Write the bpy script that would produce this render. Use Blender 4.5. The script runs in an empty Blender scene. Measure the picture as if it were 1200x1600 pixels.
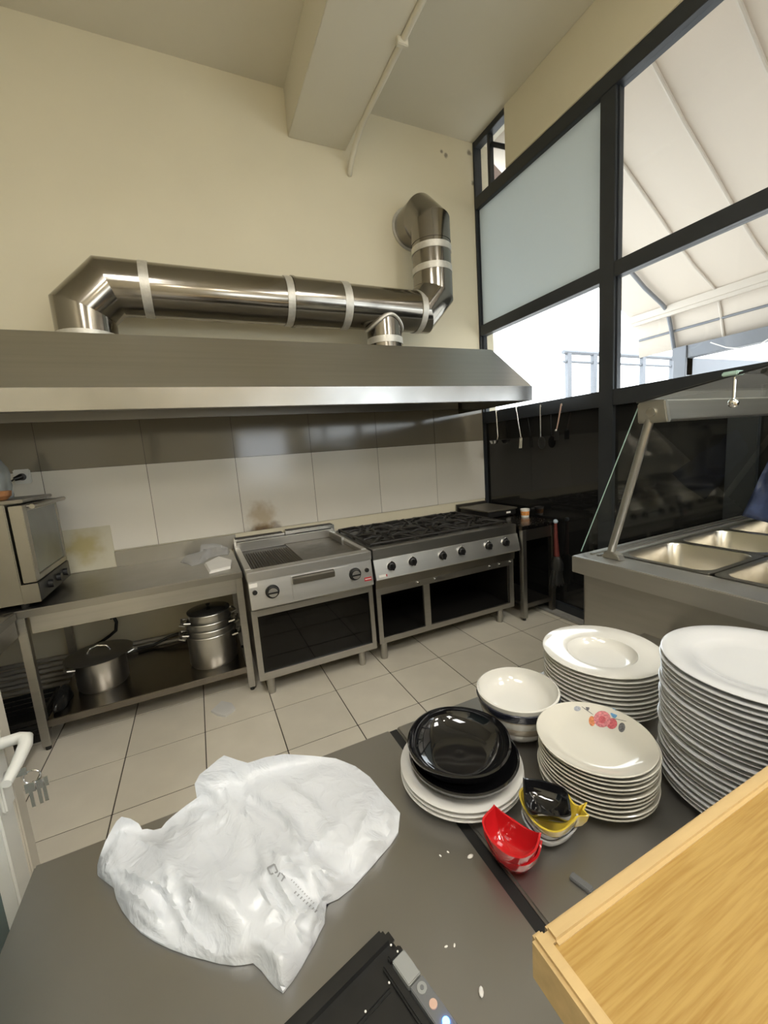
import bpy, bmesh, math, random
from mathutils import Vector, Matrix, noise
from mathutils.geometry import delaunay_2d_cdt

random.seed(7)
SC = bpy.context.scene
COL = SC.collection
PI = math.pi

# ------------------------------------------------------------------ camera
CAM = Vector((-2.8209, -3.5320, 1.5449))
YAW, PITCH, ROLL, FPX = 0.42214, -0.14970, -0.07322, 638.14
def cam_axes():
    cy, sy, cp, sp = math.cos(YAW), math.sin(YAW), math.cos(PITCH), math.sin(PITCH)
    f = Vector((sy*cp, cy*cp, sp)); r = Vector((cy, -sy, 0)); u = r.cross(f)
    cr, sr = math.cos(ROLL), math.sin(ROLL)
    return cr*r + sr*u, -sr*r + cr*u, f
CR, CU, CF = cam_axes()
cd = bpy.data.cameras.new('camera'); cam = bpy.data.objects.new('camera', cd); COL.objects.link(cam)
cd.sensor_fit = 'VERTICAL'; cd.sensor_height = 36.0; cd.lens = FPX/1600*36.0
cd.clip_start = 0.02; cd.clip_end = 200
cam.matrix_world = Matrix(((CR.x, CU.x, -CF.x, CAM.x), (CR.y, CU.y, -CF.y, CAM.y), (CR.z, CU.z, -CF.z, CAM.z), (0, 0, 0, 1)))
SC.camera = cam

# ------------------------------------------------------------------ world, exposure
w = bpy.data.worlds.new('sky'); SC.world = w; w.use_nodes = True
bg = w.node_tree.nodes['Background']
bg.inputs[0].default_value = (0.90, 0.96, 1.0, 1); bg.inputs[1].default_value = 2.4
vs = SC.view_settings
vs.view_transform = 'Standard'; vs.look = 'None'; vs.gamma = 1.0; vs.use_curve_mapping = False
vs.exposure = 1.40
LAMP = 9.0          # strength of the ceiling panel lamps behind the camera
BULB = 45.0

# ------------------------------------------------------------------ pixel helpers (1200x1600 frame)
def ray(px): return CF + (px[0]-600)/FPX*CR - (px[1]-800)/FPX*CU
def PZ(px, z):
    d = ray(px); return CAM + d*((z-CAM.z)/d.z)
def PY(px, y):
    d = ray(px); return CAM + d*((y-CAM.y)/d.y)
def PX(px, x):
    d = ray(px); return CAM + d*((x-CAM.x)/d.x)

# ------------------------------------------------------------------ materials
MATS = {}
def nodes(name):
    m = bpy.data.materials.new(name); m.use_nodes = True
    nt = m.node_tree; b = nt.nodes['Principled BSDF']
    return m, nt, b
def mat(name, col, rough=.5, metal=0., var=.0, vscale=8., bump=0., bscale=60., stretch=None, coat=0., spec=None, rvar=0., rand=0.):
    if name in MATS: return MATS[name]
    m, nt, b = nodes(name); L = nt.links
    b.inputs['Base Color'].default_value = (*col, 1); b.inputs['Roughness'].default_value = rough; b.inputs['Metallic'].default_value = metal
    if coat: b.inputs['Coat Weight'].default_value = coat; b.inputs['Coat Roughness'].default_value = .05
    if spec is not None: b.inputs['Specular IOR Level'].default_value = spec
    tc = nt.nodes.new('ShaderNodeTexCoord'); mp = nt.nodes.new('ShaderNodeMapping'); L.new(tc.outputs['Object'], mp.inputs[0])
    if stretch: mp.inputs['Scale'].default_value = stretch
    if var or rand:
        n = nt.nodes.new('ShaderNodeTexNoise'); n.inputs['Scale'].default_value = vscale; n.inputs['Detail'].default_value = 5
        L.new(mp.outputs[0], n.inputs['Vector'])
        mr = nt.nodes.new('ShaderNodeMapRange'); mr.inputs[1].default_value = .25; mr.inputs[2].default_value = .75
        mr.inputs[3].default_value = 1-var; mr.inputs[4].default_value = 1+var; L.new(n.outputs[0], mr.inputs[0])
        val = mr.outputs[0]
        if rand:
            oi = nt.nodes.new('ShaderNodeObjectInfo'); m2 = nt.nodes.new('ShaderNodeMapRange')
            m2.inputs[3].default_value = 1-rand; m2.inputs[4].default_value = 1+rand; L.new(oi.outputs['Random'], m2.inputs[0])
            mu = nt.nodes.new('ShaderNodeMath'); mu.operation = 'MULTIPLY'; L.new(val, mu.inputs[0]); L.new(m2.outputs[0], mu.inputs[1]); val = mu.outputs[0]
        vm = nt.nodes.new('ShaderNodeVectorMath'); vm.operation = 'SCALE'; vm.inputs[0].default_value = col; L.new(val, vm.inputs['Scale'])
        L.new(vm.outputs[0], b.inputs['Base Color'])
    if bump or rvar:
        n2 = nt.nodes.new('ShaderNodeTexNoise'); n2.inputs['Scale'].default_value = bscale; n2.inputs['Detail'].default_value = 4
        L.new(mp.outputs[0], n2.inputs['Vector'])
        if bump:
            bp = nt.nodes.new('ShaderNodeBump'); bp.inputs['Strength'].default_value = bump; bp.inputs['Distance'].default_value = .004
            L.new(n2.outputs[0], bp.inputs['Height']); L.new(bp.outputs[0], b.inputs['Normal'])
        if rvar:
            r2 = nt.nodes.new('ShaderNodeMapRange'); r2.inputs[3].default_value = max(.02, rough-rvar); r2.inputs[4].default_value = rough+rvar
            L.new(n2.outputs[0], r2.inputs[0]); L.new(r2.outputs[0], b.inputs['Roughness'])
    MATS[name] = m; return m
def thin_glass(name, tint, refl=.9, haze=0., graze=.9):
    m = bpy.data.materials.new(name); m.use_nodes = True; nt = m.node_tree; L = nt.links
    for n in list(nt.nodes): nt.nodes.remove(n)
    out = nt.nodes.new('ShaderNodeOutputMaterial'); tr = nt.nodes.new('ShaderNodeBsdfTransparent'); gl = nt.nodes.new('ShaderNodeBsdfGlossy')
    tr.inputs[0].default_value = (*tint, 1); gl.inputs['Roughness'].default_value = .02; gl.inputs[0].default_value = (refl, refl, refl, 1)
    lw = nt.nodes.new('ShaderNodeLayerWeight'); lw.inputs[0].default_value = .5
    pw = nt.nodes.new('ShaderNodeMath'); pw.operation = 'POWER'; pw.inputs[1].default_value = 5; L.new(lw.outputs['Facing'], pw.inputs[0])
    fr = nt.nodes.new('ShaderNodeMapRange'); fr.inputs[3].default_value = .035; fr.inputs[4].default_value = graze; L.new(pw.outputs[0], fr.inputs[0])
    mx = nt.nodes.new('ShaderNodeMixShader'); L.new(fr.outputs[0], mx.inputs[0]); L.new(tr.outputs[0], mx.inputs[1]); L.new(gl.outputs[0], mx.inputs[2])
    last = mx
    if haze:
        df = nt.nodes.new('ShaderNodeBsdfTranslucent'); df.inputs[0].default_value = (.9, .9, .9, 1)
        d2 = nt.nodes.new('ShaderNodeBsdfDiffuse'); d2.inputs[0].default_value = (.85, .85, .85, 1)
        a = nt.nodes.new('ShaderNodeMixShader'); L.new(df.outputs[0], a.inputs[1]); L.new(d2.outputs[0], a.inputs[2])
        h = nt.nodes.new('ShaderNodeMixShader'); h.inputs[0].default_value = haze; L.new(mx.outputs[0], h.inputs[1]); L.new(a.outputs[0], h.inputs[2]); last = h
    L.new(last.outputs[0], out.inputs[0]); MATS[name] = m; return m
def translucent(name, col, mix=.5, rough=.4, bump=0., bscale=30., crinkle=0.):
    m, nt, b = nodes(name); L = nt.links
    b.inputs['Base Color'].default_value = (*col, 1); b.inputs['Roughness'].default_value = rough
    t = nt.nodes.new('ShaderNodeBsdfTranslucent'); t.inputs[0].default_value = (*col, 1)
    mx = nt.nodes.new('ShaderNodeMixShader'); mx.inputs[0].default_value = mix
    L.new(b.outputs[0], mx.inputs[1]); L.new(t.outputs[0], mx.inputs[2]); L.new(mx.outputs[0], nt.nodes['Material Output'].inputs[0])
    if bump:
        tc = nt.nodes.new('ShaderNodeTexCoord'); n2 = nt.nodes.new('ShaderNodeTexNoise'); n2.inputs['Scale'].default_value = bscale; n2.inputs['Detail'].default_value = 3
        n2.inputs['Distortion'].default_value = 1.2
        L.new(tc.outputs['Object'], n2.inputs['Vector']); bp = nt.nodes.new('ShaderNodeBump'); bp.inputs['Strength'].default_value = bump; bp.inputs['Distance'].default_value = .01
        L.new(n2.outputs[0], bp.inputs['Height']); L.new(bp.outputs[0], b.inputs['Normal'])
        if crinkle:
            ad = nt.nodes.new('ShaderNodeVectorMath'); ad.operation = 'SCALE'; ad.inputs['Scale'].default_value = .05; L.new(n2.outputs['Color'], ad.inputs[0])
            sm = nt.nodes.new('ShaderNodeVectorMath'); sm.operation = 'ADD'; L.new(tc.outputs['Object'], sm.inputs[0]); L.new(ad.outputs[0], sm.inputs[1])
            vo = nt.nodes.new('ShaderNodeTexVoronoi'); vo.inputs['Scale'].default_value = 19; L.new(sm.outputs[0], vo.inputs['Vector'])
            b2 = nt.nodes.new('ShaderNodeBump'); b2.inputs['Strength'].default_value = crinkle; b2.inputs['Distance'].default_value = .012
            L.new(vo.outputs['Distance'], b2.inputs['Height']); L.new(bp.outputs[0], b2.inputs['Normal']); L.new(b2.outputs[0], b.inputs['Normal']); L.new(b2.outputs[0], t.inputs['Normal'])
    MATS[name] = m; return m
def emit(name, col, s):
    m = bpy.data.materials.new(name); m.use_nodes = True; b = m.node_tree.nodes['Principled BSDF']
    b.inputs['Base Color'].default_value = (*col, 1); b.inputs['Emission Color'].default_value = (*col, 1); b.inputs['Emission Strength'].default_value = s
    MATS[name] = m; return m
def blotch(m, centre, radii, col, strength, nscale=30.):
    """a stain with its own shape at a world position"""
    nt = m.node_tree; L = nt.links; b = nt.nodes['Principled BSDF']
    src = b.inputs['Base Color'].links[0].from_socket if b.inputs['Base Color'].links else None
    geo = nt.nodes.new('ShaderNodeNewGeometry'); sub = nt.nodes.new('ShaderNodeVectorMath'); sub.operation = 'SUBTRACT'; sub.inputs[1].default_value = centre
    L.new(geo.outputs['Position'], sub.inputs[0])
    dv = nt.nodes.new('ShaderNodeVectorMath'); dv.operation = 'DIVIDE'; dv.inputs[1].default_value = radii; L.new(sub.outputs[0], dv.inputs[0])
    ln = nt.nodes.new('ShaderNodeVectorMath'); ln.operation = 'LENGTH'; L.new(dv.outputs[0], ln.inputs[0])
    no = nt.nodes.new('ShaderNodeTexNoise'); no.inputs['Scale'].default_value = nscale; L.new(geo.outputs['Position'], no.inputs['Vector'])
    ad = nt.nodes.new('ShaderNodeMath'); ad.operation = 'ADD'; L.new(ln.outputs['Value'], ad.inputs[0]); L.new(no.outputs[0], ad.inputs[1])
    mr = nt.nodes.new('ShaderNodeMapRange'); mr.inputs[1].default_value = .75; mr.inputs[2].default_value = 1.5; mr.inputs[3].default_value = strength; mr.inputs[4].default_value = 0
    mr.interpolation_type = 'SMOOTHSTEP'
    L.new(ad.outputs[0], mr.inputs[0])
    mx = nt.nodes.new('ShaderNodeMix'); mx.data_type = 'RGBA'; L.new(mr.outputs[0], mx.inputs[0])
    if src: L.new(src, mx.inputs[6])
    else: mx.inputs[6].default_value = b.inputs['Base Color'].default_value
    mx.inputs[7].default_value = (*col, 1); L.new(mx.outputs[2], b.inputs['Base Color'])

WALL = mat('cream_paint', (.70, .645, .495), .75, var=.03, vscale=1.5, bump=.06, bscale=120)
CEIL = mat('ceiling_paint', (.66, .62, .51), .8, var=.03, vscale=1.2, bump=.04, bscale=80)
FTILE = mat('floor_tile', (.62, .575, .485), .33, var=.06, vscale=5, rand=.05, rvar=.06, bscale=12)
GROUT = mat('dark_grout', (.07, .06, .048), .9, var=.2, vscale=15)
WT_L = mat('wall_tile_light', (.72, .685, .615), .16, var=.02, vscale=3, rand=.025)
WT_D = mat('wall_tile_dark', (.20, .175, .13), .10, var=.02, vscale=3, rand=.025)
PATCH = mat('cement_patch', (.60, .56, .43), .7, var=.03)
STEEL = mat('brushed_steel', (.47, .46, .435), .36, 1., var=.05, vscale=4, rvar=.07, bscale=14, stretch=(.25, 1, 12))
STEELT = mat('worktop_steel', (.36, .35, .325), .33, 1., var=.06, vscale=3, rvar=.07, bscale=9, bump=.015)
STEELD = mat('dull_steel', (.27, .255, .23), .36, 1., var=.08, vscale=4, rvar=.08, bscale=20)
STEELB = mat('bright_steel', (.66, .65, .63), .22, 1., var=.03, rvar=.05, bscale=20)
DUCTM = mat('duct_steel', (.285, .265, .235), .15, 1., var=.04, vscale=3, rvar=.04, bscale=18)
TAPE = mat('foil_tape', (.62, .60, .55), .45, .6, var=.1, vscale=40, bump=.3, bscale=90)
PANEL = mat('panel_steel', (.60, .59, .57), .42, 1., var=.03, vscale=4, rvar=.06, bscale=14, stretch=(.25, 1, 12))
POTM = mat('aluminium', (.55, .54, .51), .33, 1., var=.05, rvar=.06, bscale=25)
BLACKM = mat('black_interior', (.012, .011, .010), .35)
IRON = mat('cast_iron', (.022, .020, .018), .5, .2, var=.3, vscale=30, bump=.3, bscale=90)
GRIDM = mat('griddle_plate', (.14, .125, .105), .42, .9, var=.15, vscale=8, rvar=.1, bscale=15)
BLKPL = mat('black_plastic', (.014, .014, .014), .38, var=.2, vscale=40)
RUBBER = mat('black_rubber', (.008, .008, .008), .6)
FRAME = mat('dark_aluminium', (.034, .038, .044), .38, .3, var=.08)
BGLASS = mat('black_glass', (.012, .012, .012), .05, spec=.5)
WHITEP = mat('white_pvc', (.72, .72, .68), .35, var=.02)
CERW = mat('white_ceramic', (.64, .63, .59), .12, coat=.5, var=.012, vscale=5)
CERC = mat('cream_ceramic', (.62, .60, .53), .12, coat=.5, var=.012, vscale=5)
CERG = mat('white_porcelain', (.56, .57, .585), .16, coat=.5, var=.012, vscale=5)
CERM = mat('matte_white_ceramic', (.60, .59, .56), .35, var=.02)
CERK = mat('black_ceramic', (.006, .006, .007), .07, coat=.5)
CERN = mat('navy_ceramic', (.018, .02, .035), .15, coat=.5)
CERB = mat('brown_rim_ceramic', (.42, .36, .28), .2, coat=.3, var=.2, vscale=30)
CERR = mat('red_ceramic', (.52, .012, .016), .1, coat=.6)
CERY = mat('yellow_ceramic', (.70, .52, .06), .12, coat=.6)
def wood_mat():
    m, nt, b = nodes('bamboo'); L = nt.links
    tc = nt.nodes.new('ShaderNodeTexCoord'); mp = nt.nodes.new('ShaderNodeMapping'); mp.inputs['Scale'].default_value = (5.0, 130, 130)
    L.new(tc.outputs['Object'], mp.inputs[0])
    n = nt.nodes.new('ShaderNodeTexNoise'); n.inputs['Scale'].default_value = 3.4; n.inputs['Detail'].default_value = 7; n.inputs['Distortion'].default_value = .25
    L.new(mp.outputs[0], n.inputs['Vector'])
    cr = nt.nodes.new('ShaderNodeValToRGB'); e = cr.color_ramp.elements
    e[0].position = .22; e[0].color = (.29, .158, .034, 1); e[1].position = .62; e[1].color = (.415, .268, .082, 1)
    L.new(n.outputs[0], cr.inputs[0]); L.new(cr.outputs[0], b.inputs['Base Color']); b.inputs['Roughness'].default_value = .38
    return m
BAMBOO = wood_mat()
BAMBOOR = mat('bamboo_rim', (.52, .37, .175), .4, var=.12, vscale=10, stretch=(1, 8, 8))
GLASS = thin_glass('window_glass', (.93, .94, .94))
GUARD = thin_glass('guard_glass', (.93, .97, .95), .7, 0., .35)
GEDGE = mat('glass_edge', (.42, .60, .55), .15)
FILM = thin_glass('clear_film', (.95, .95, .94), .9, .42)
FROST = translucent('frosted_panel', (.66, .71, .72), .45, .25)
CANVAS = translucent('awning_canvas', (.60, .535, .46), .30, .7)
BAGM = translucent('white_film', (.76, .785, .82), .22, .22, bump=.30, bscale=22, crinkle=.35)
BLUEF = mat('blue_film', (.05, .07, .16), .25, var=.3, vscale=20, bump=.4, bscale=35)
PAPER = mat('white_paper', (.82, .80, .76), .7, var=.03)
TUBE = emit('lamp_panel', (1.0, .972, .915), LAMP)
BULBM = emit('lamp_bulb', (1.0, .90, .72), BULB)
LEDB = emit('blue_led', (.05, .25, 1.0), 6.0)
GREYP = mat('grey_plastic', (.15, .155, .16), .4)
GREYL = mat('light_grey_plastic', (.30, .31, .30), .45)
SILV = mat('chrome', (.72, .72, .72), .12, 1.)

# ------------------------------------------------------------------ mesh builder
BASE = {}
class MB:
    def __init__(s): s.v = []; s.f = []
    def add(s, vs, fs):
        o = len(s.v); s.v += [tuple(p) for p in vs]; s.f += [tuple(o+i for i in f) for f in fs]; return s
    def box(s, x0, x1, y0, y1, z0, z1):
        return s.add([(x, y, z) for z in (z0, z1) for y in (y0, y1) for x in (x0, x1)],
                     [(0, 2, 3, 1), (4, 5, 7, 6), (0, 1, 5, 4), (2, 6, 7, 3), (0, 4, 6, 2), (1, 3, 7, 5)])
    def hexa(s, b, t):   # bottom quad, top quad (ccw from above)
        return s.add(list(b)+list(t), [(3, 2, 1, 0), (4, 5, 6, 7), (0, 1, 5, 4), (1, 2, 6, 5), (2, 3, 7, 6), (3, 0, 4, 7)])
    def tube(s, pts, r, n=12, caps=True, closed=False):
        pts = [Vector(p) for p in pts]; m = len(pts)
        rr = r if isinstance(r, (list, tuple)) else [r]*m
        t = []
        for i in range(m):
            if closed: a = (pts[i]-pts[i-1]).normalized(); b = (pts[(i+1) % m]-pts[i]).normalized()
            else:
                a = (pts[i]-pts[i-1]).normalized() if i else (pts[1]-pts[0]).normalized()
                b = (pts[i+1]-pts[i]).normalized() if i < m-1 else a
            t.append((a, b))
        d0 = t[0][0]; up = Vector((0, 0, 1)) if abs(d0.z) < .9 else Vector((1, 0, 0))
        x = d0.cross(up).normalized(); y = d0.cross(x).normalized()
        ring = [pts[0] + x*(rr[0]*math.cos(2*PI*k/n)) + y*(rr[0]*math.sin(2*PI*k/n)) for k in range(n)]
        rings = []
        # project each ring along the segment onto the mitre plane
        offs = [(math.cos(2*PI*k/n), math.sin(2*PI*k/n)) for k in range(n)]
        for i in range(m):
            a, b = t[i]
            if i:
                q = t[i-1][1].rotation_difference(a) if False else None
            nrm = (a+b).normalized()
            # transport frame x,y to be perpendicular to a
            x = (x - a*x.dot(a)).normalized(); y = a.cross(x).normalized()*(1 if True else 1)
            rg = []
            for c, sn in offs:
                v = x*c*rr[i] + y*sn*rr[i]
                k = -v.dot(nrm)/a.dot(nrm) if abs(a.dot(nrm)) > .2 else 0
                rg.append(pts[i] + v + a*k)
            rings.append(rg)
            if (b-a).length > 1e-6:
                q = a.rotation_difference(b); x = q @ x
        vs = [p for rg in rings for p in rg]; fs = []
        for i in range(m-1 + (1 if closed else 0)):
            j = (i+1) % m
            for k in range(n):
                k2 = (k+1) % n; fs.append((i*n+k, i*n+k2, j*n+k2, j*n+k))
        if caps and not closed:
            fs.append(tuple(range(n-1, -1, -1))); fs.append(tuple((m-1)*n+k for k in range(n)))
        return s.add(vs, fs)
    def lathe(s, prof, c=(0, 0, 0), n=48, wob=None):
        vs = []; fs = []; m = len(prof)
        for (r, z) in prof:
            for k in range(n):
                a = 2*PI*k/n; q = r*(1+(wob(a) if wob else 0)); vs.append((c[0]+q*math.cos(a), c[1]+q*math.sin(a), c[2]+z))
        for i in range(m-1):
            for k in range(n):
                k2 = (k+1) % n; fs.append((i*n+k, i*n+k2, (i+1)*n+k2, (i+1)*n+k))
        if prof[0][0] > 1e-5: fs.append(tuple(range(n-1, -1, -1)))
        if prof[-1][0] > 1e-5: fs.append(tuple((m-1)*n+k for k in range(n)))
        return s.add(vs, fs)
    def ball(s, c, r, n=12, sz=1.):
        pr = [(max(1e-6, r*math.sin(PI*i/8)), -r*sz*math.cos(PI*i/8)) for i in range(9)]
        return s.lathe(pr, c, n)
    def prism(s, poly, axis, a0, a1):    # poly in the two other axes
        def P(u, v, w): return {'x': (w, u, v), 'y': (u, w, v), 'z': (u, v, w)}[axis]
        n = len(poly)
        vs = [P(u, v, a0) for u, v in poly] + [P(u, v, a1) for u, v in poly]
        return s.add(vs, [tuple(range(n-1, -1, -1)), tuple(range(n, 2*n))] + [(i, (i+1) % n, n+(i+1) % n, n+i) for i in range(n)])
    def xf(s, M):
        s.v = [tuple(M @ Vector(p)) for p in s.v]; return s
def mesh_of(mb, name, base=(0, 0, 0), bevel=0., smooth=35, fix=True):
    me = bpy.data.meshes.new(name)
    b = Vector(base)
    me.from_pydata([tuple(Vector(p)-b) for p in mb.v], [], mb.f)
    bm = bmesh.new(); bm.from_mesh(me)
    bmesh.ops.remove_doubles(bm, verts=bm.verts, dist=1e-6)
    if fix: bmesh.ops.recalc_face_normals(bm, faces=bm.faces)
    if bevel:
        ed = [e for e in bm.edges if len(e.link_faces) == 2 and e.calc_face_angle(0) > .6]
        bmesh.ops.bevel(bm, geom=ed, offset=bevel, segments=2, affect='EDGES', clamp_overlap=True)
    bm.to_mesh(me); bm.free()
    if smooth:
        me.polygons.foreach_set('use_smooth', [True]*len(me.polygons)); me.set_sharp_from_angle(angle=math.radians(smooth))
    me.update(); return me
def link(name, me, m, parent=None, base=(0, 0, 0)):
    o = bpy.data.objects.new(name, me); COL.objects.link(o)
    if m: me.materials.append(m)
    if parent: o.parent = parent
    else: o.location = base
    BASE[o.name] = Vector(base); return o
def part(name, mb, m, parent, bevel=0., smooth=35, label=None):
    b = BASE[parent.name]
    o = link(name, mesh_of(mb, name, b, bevel, smooth), m, parent, b)
    if label: o['label'] = label
    return o
def thing(name, label, cat, base, group=None):
    o = bpy.data.objects.new(name, None); o.empty_display_size = .05; COL.objects.link(o); o.location = base; BASE[o.name] = Vector(base)
    o['label'] = label; o['category'] = cat
    if group: o['group'] = group
    return o
def solo(name, mb, m, label, cat, base, group=None, bevel=0., smooth=35):
    o = link(name, mesh_of(mb, name, base, bevel, smooth), m, None, base); o['label'] = label; o['category'] = cat
    if group: o['group'] = group
    return o
def struct(name, mb, m, base=(0, 0, 0), bevel=0., smooth=35):
    o = link(name, mesh_of(mb, name, base, bevel, smooth), m, None, base); o['kind'] = 'structure'; return o
def sempty(name, base=(0, 0, 0)):
    o = bpy.data.objects.new(name, None); COL.objects.link(o); o.location = base; BASE[o.name] = Vector(base); o['kind'] = 'structure'; return o
def copy_tree(o, loc=None, parent=None, label=None, rz=None):
    c = o.copy(); COL.objects.link(c)
    if parent: c.parent = parent
    if loc is not None: c.location = loc
    if rz is not None: c.rotation_euler.z = rz
    if label: c['label'] = label
    for ch in o.children: copy_tree(ch, None, c)
    return c

# ================================================================== SETTING
RX0, RY0, H = -4.60, -8.0, 4.37
fl = struct('floor', MB().box(RX0, .0, RY0, 0, -.12, -.003), GROUT)
GX, GY, GT = -3.7645, -1.0832, .4003
cache = {}
for i in range(-3, 11):
    for j in range(-18, 4):
        x0, x1, y0, y1 = GX+i*GT, GX+(i+1)*GT, GY+j*GT, GY+(j+1)*GT
        x0, x1, y0, y1 = max(x0, RX0), min(x1, -.0), max(y0, RY0), min(y1, 0)
        if x1-x0 < .02 or y1-y0 < .02: continue
        g = .0030; key = (round(x1-x0, 3), round(y1-y0, 3))
        if key not in cache:
            me = mesh_of(MB().box(g, x1-x0-g, g, y1-y0-g, -.004, 0), 'floor_tile', bevel=.0012); me.materials.append(FTILE); cache[key] = me
        o = bpy.data.objects.new('floor_tile', cache[key]); COL.objects.link(o); o.parent = fl; o.location = (x0, y0, 0)

for px_, rr_ in (((733, 239), .035), ((739, 286), .028), ((697, 243), .030), ((690, 237), .022)): blotch(WALL, tuple(PY(px_, 0)), (rr_, .03, rr_), (.16, .13, .10), .8, 30)
wb = struct('wall_back', MB().box(RX0-.15, .15, 0, .15, -.12, H+.1), WALL)
TX, TW, H2, H1 = -3.7770, .6294, .9575, 1.5720
blotch(WT_L, tuple(PY((412, 828), 0)), (.19, .06, .085), (.08, .035, .010), .9, 14)
blotch(WT_L, tuple(PY((408, 806), 0)), (.16, .06, .16), (.36, .25, .11), .6, 12)
for k in range(-2, 6):
    for row, (z0, z1, m) in enumerate(((H2, H1, WT_L), (H1, H1+.618, WT_D))):  # upper row coloured darker than the lower
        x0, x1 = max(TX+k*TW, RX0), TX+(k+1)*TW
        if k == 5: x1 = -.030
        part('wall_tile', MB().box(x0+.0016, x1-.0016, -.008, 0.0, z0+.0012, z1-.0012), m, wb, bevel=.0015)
part('wall_grout', MB().box(RX0, -.028, -.005, 0.0, H2, H1+.618), GROUT, wb)
p0, p1 = PY((105, 829), 0), PY((176, 820), 0)
blotch(PATCH, tuple(PY((133, 855), 0)), (.17, .06, .16), (.42, .34, .12), .75, 12)
part('plaster_patch', MB().box(-3.96, -3.437, -.0125, -.004, .836, 1.15), PATCH, wb, bevel=.002)
struct('trim_1', MB().box(-.030, -.004, -.014, 0, .84, 2.2), mat('tile_trim', (.50, .48, .43), .4), bevel=.002)

struct('ceiling', MB().box(RX0-.15, .15, RY0-.15, .15, H, H+.12), CEIL)
struct('trim_2', MB().box(-1.825, -1.345, RY0, 0, 4.032, H), CEIL, bevel=.004)      # concrete beam
struct('wall_left', MB().box(RX0-.15, RX0, RY0-.15, 0, -.12, H), WALL)
wa, wb_, wz0, wz1 = -1.7, -.45, 1.0, 2.25
wr = MB().box(RX0-.15, wa, RY0-.15, RY0, -.12, H).box(wb_, .15, RY0-.15, RY0, -.12, H).box(wa, wb_, RY0-.15, RY0, wz1, H).box(wa, wb_, RY0-.15, RY0, -.12, wz0)
struct('wall_rear', wr, WALL)
struct('wall_right', MB().box(-.045, .15, RY0, -.452, 3.885, H), WALL, bevel=.004)
struct('baseboard_right', MB().box(-.115, -.03, RY0, -.55, 0, .022), mat('kerb_stone', (.30, .29, .27), .5, var=.15, vscale=30), bevel=.004)

# glazed window wall
wn = sempty('window_1', (0, -4, 0))
def fm(name, y0, y1, z0, z1, x0=-.035, x1=.05, m=None, bevel=.003): return part(name, MB().box(x0, x1, y0, y1, z0, z1), m or FRAME, wn, bevel=bevel)
fm('corner_stile', -.024, 0, 0, H)
fm('mullion', -1.482, -1.367, 0, 3.78)
for y in (-3.62, -5.8): fm('mullion', y-.115, y, 0, 3.78)
fm('sill_rail', RY0, -.024, 1.745, 1.858, -.032, .045)
fm('transom', RY0, -.024, 2.612, 2.712, -.032, .045)
fm('head_rail', RY0, -.024, 3.776, 3.884, -.04, .05)
fm('top_rail', -.452, -.024, H-.055, H, -.032, .045)
fm('lower_strip', -2.335, -2.19, .08, 1.745, -.028, .04)  # upright dark strip across the lower black panels
fm('bottom_rail', RY0, -.024, 0, .09, -.032, .045)
fm('transom_divider', -.225, -.192, 3.884, H-.055, -.02, .03)
br = part('transom_brace', MB().tube([(0.01, -.2, 4.25), (0.01, -.45, 4.06)], .02, 4), FRAME, wn)
for (y0, y1) in ((-1.367, -.024), (-3.62, -1.482), (-5.8, -3.735), (RY0, -5.915)):
    fm('black_panel', y0, y1, .09, 1.745, .0, .012, BGLASS, 0)
    fm('pane', y0, y1, 1.858, 2.612, .004, .009, GLASS, 0)
    if y1 > -.1: fm('frosted_panel', y0, y1, 2.712, 3.776, .0, .012, FROST, 0)
    else: fm('pane', y0, y1, 2.712, 3.776, .004, .009, GLASS, 0)
    fm('glazing_bead', y1-.012, y1, 1.858, 3.776, -.012, -.002)
    fm('glazing_bead', y0, y0+.012, 1.858, 3.776, -.012, -.002)
for (y0, y1) in ((-.192, -.024), (-.452, -.225)): fm('pane', y0, y1, 3.884, H-.055, .004, .009, GLASS, 0)

# lamps on the ceiling behind the camera (the kitchen's own light, tubes widened into flat panels for softer highlights)
for k, (x, y, lab) in enumerate(((-3.3, -3.9, 'flat ceiling panel lamp over the aisle by the left wall'), (-.75, -4.4, 'flat ceiling panel lamp near the window wall'), (-3.3, -6.2, 'flat ceiling panel lamp by the rear window'), (-.75, -6.6, 'flat ceiling panel lamp in the rear corner by the window wall'))):
    t = thing('panel_lamp', lab, 'ceiling lamp', (x, y, H-.06), 'panel lamps on the ceiling')
    part('housing', MB().box(x-.32, x+.32, y-.62, y+.62, H-.09, H-.04), WHITEP, t, bevel=.006)
    part('rod', MB().tube([(x, y, H-.04), (x, y, H)], .01, 8), WHITEP, t)
    part('diffuser', MB().box(x-.30, x+.30, y-.60, y+.60, H-.096, H-.09), TUBE, t)
for k, (x, y, z, lab) in enumerate(((-2.15, -4.05, 3.1, 'bare bulb pendant over the serving counter'), (-2.75, -4.35, 3.1, 'bare bulb pendant behind the serving counter'))):
    t = thing('pendant_lamp', lab, 'pendant lamp', (x, y, z), 'pendant bulbs')
    part('cord', MB().tube([(x, y, z+.1), (x, y, H)], .004, 6), BLKPL, t)
    part('socket', MB().tube([(x, y, z+.04), (x, y, z+.12)], .02, 12), BLKPL, t)
    part('bulb', MB().ball((x, y, z), .05, 16), BULBM, t)

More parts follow.
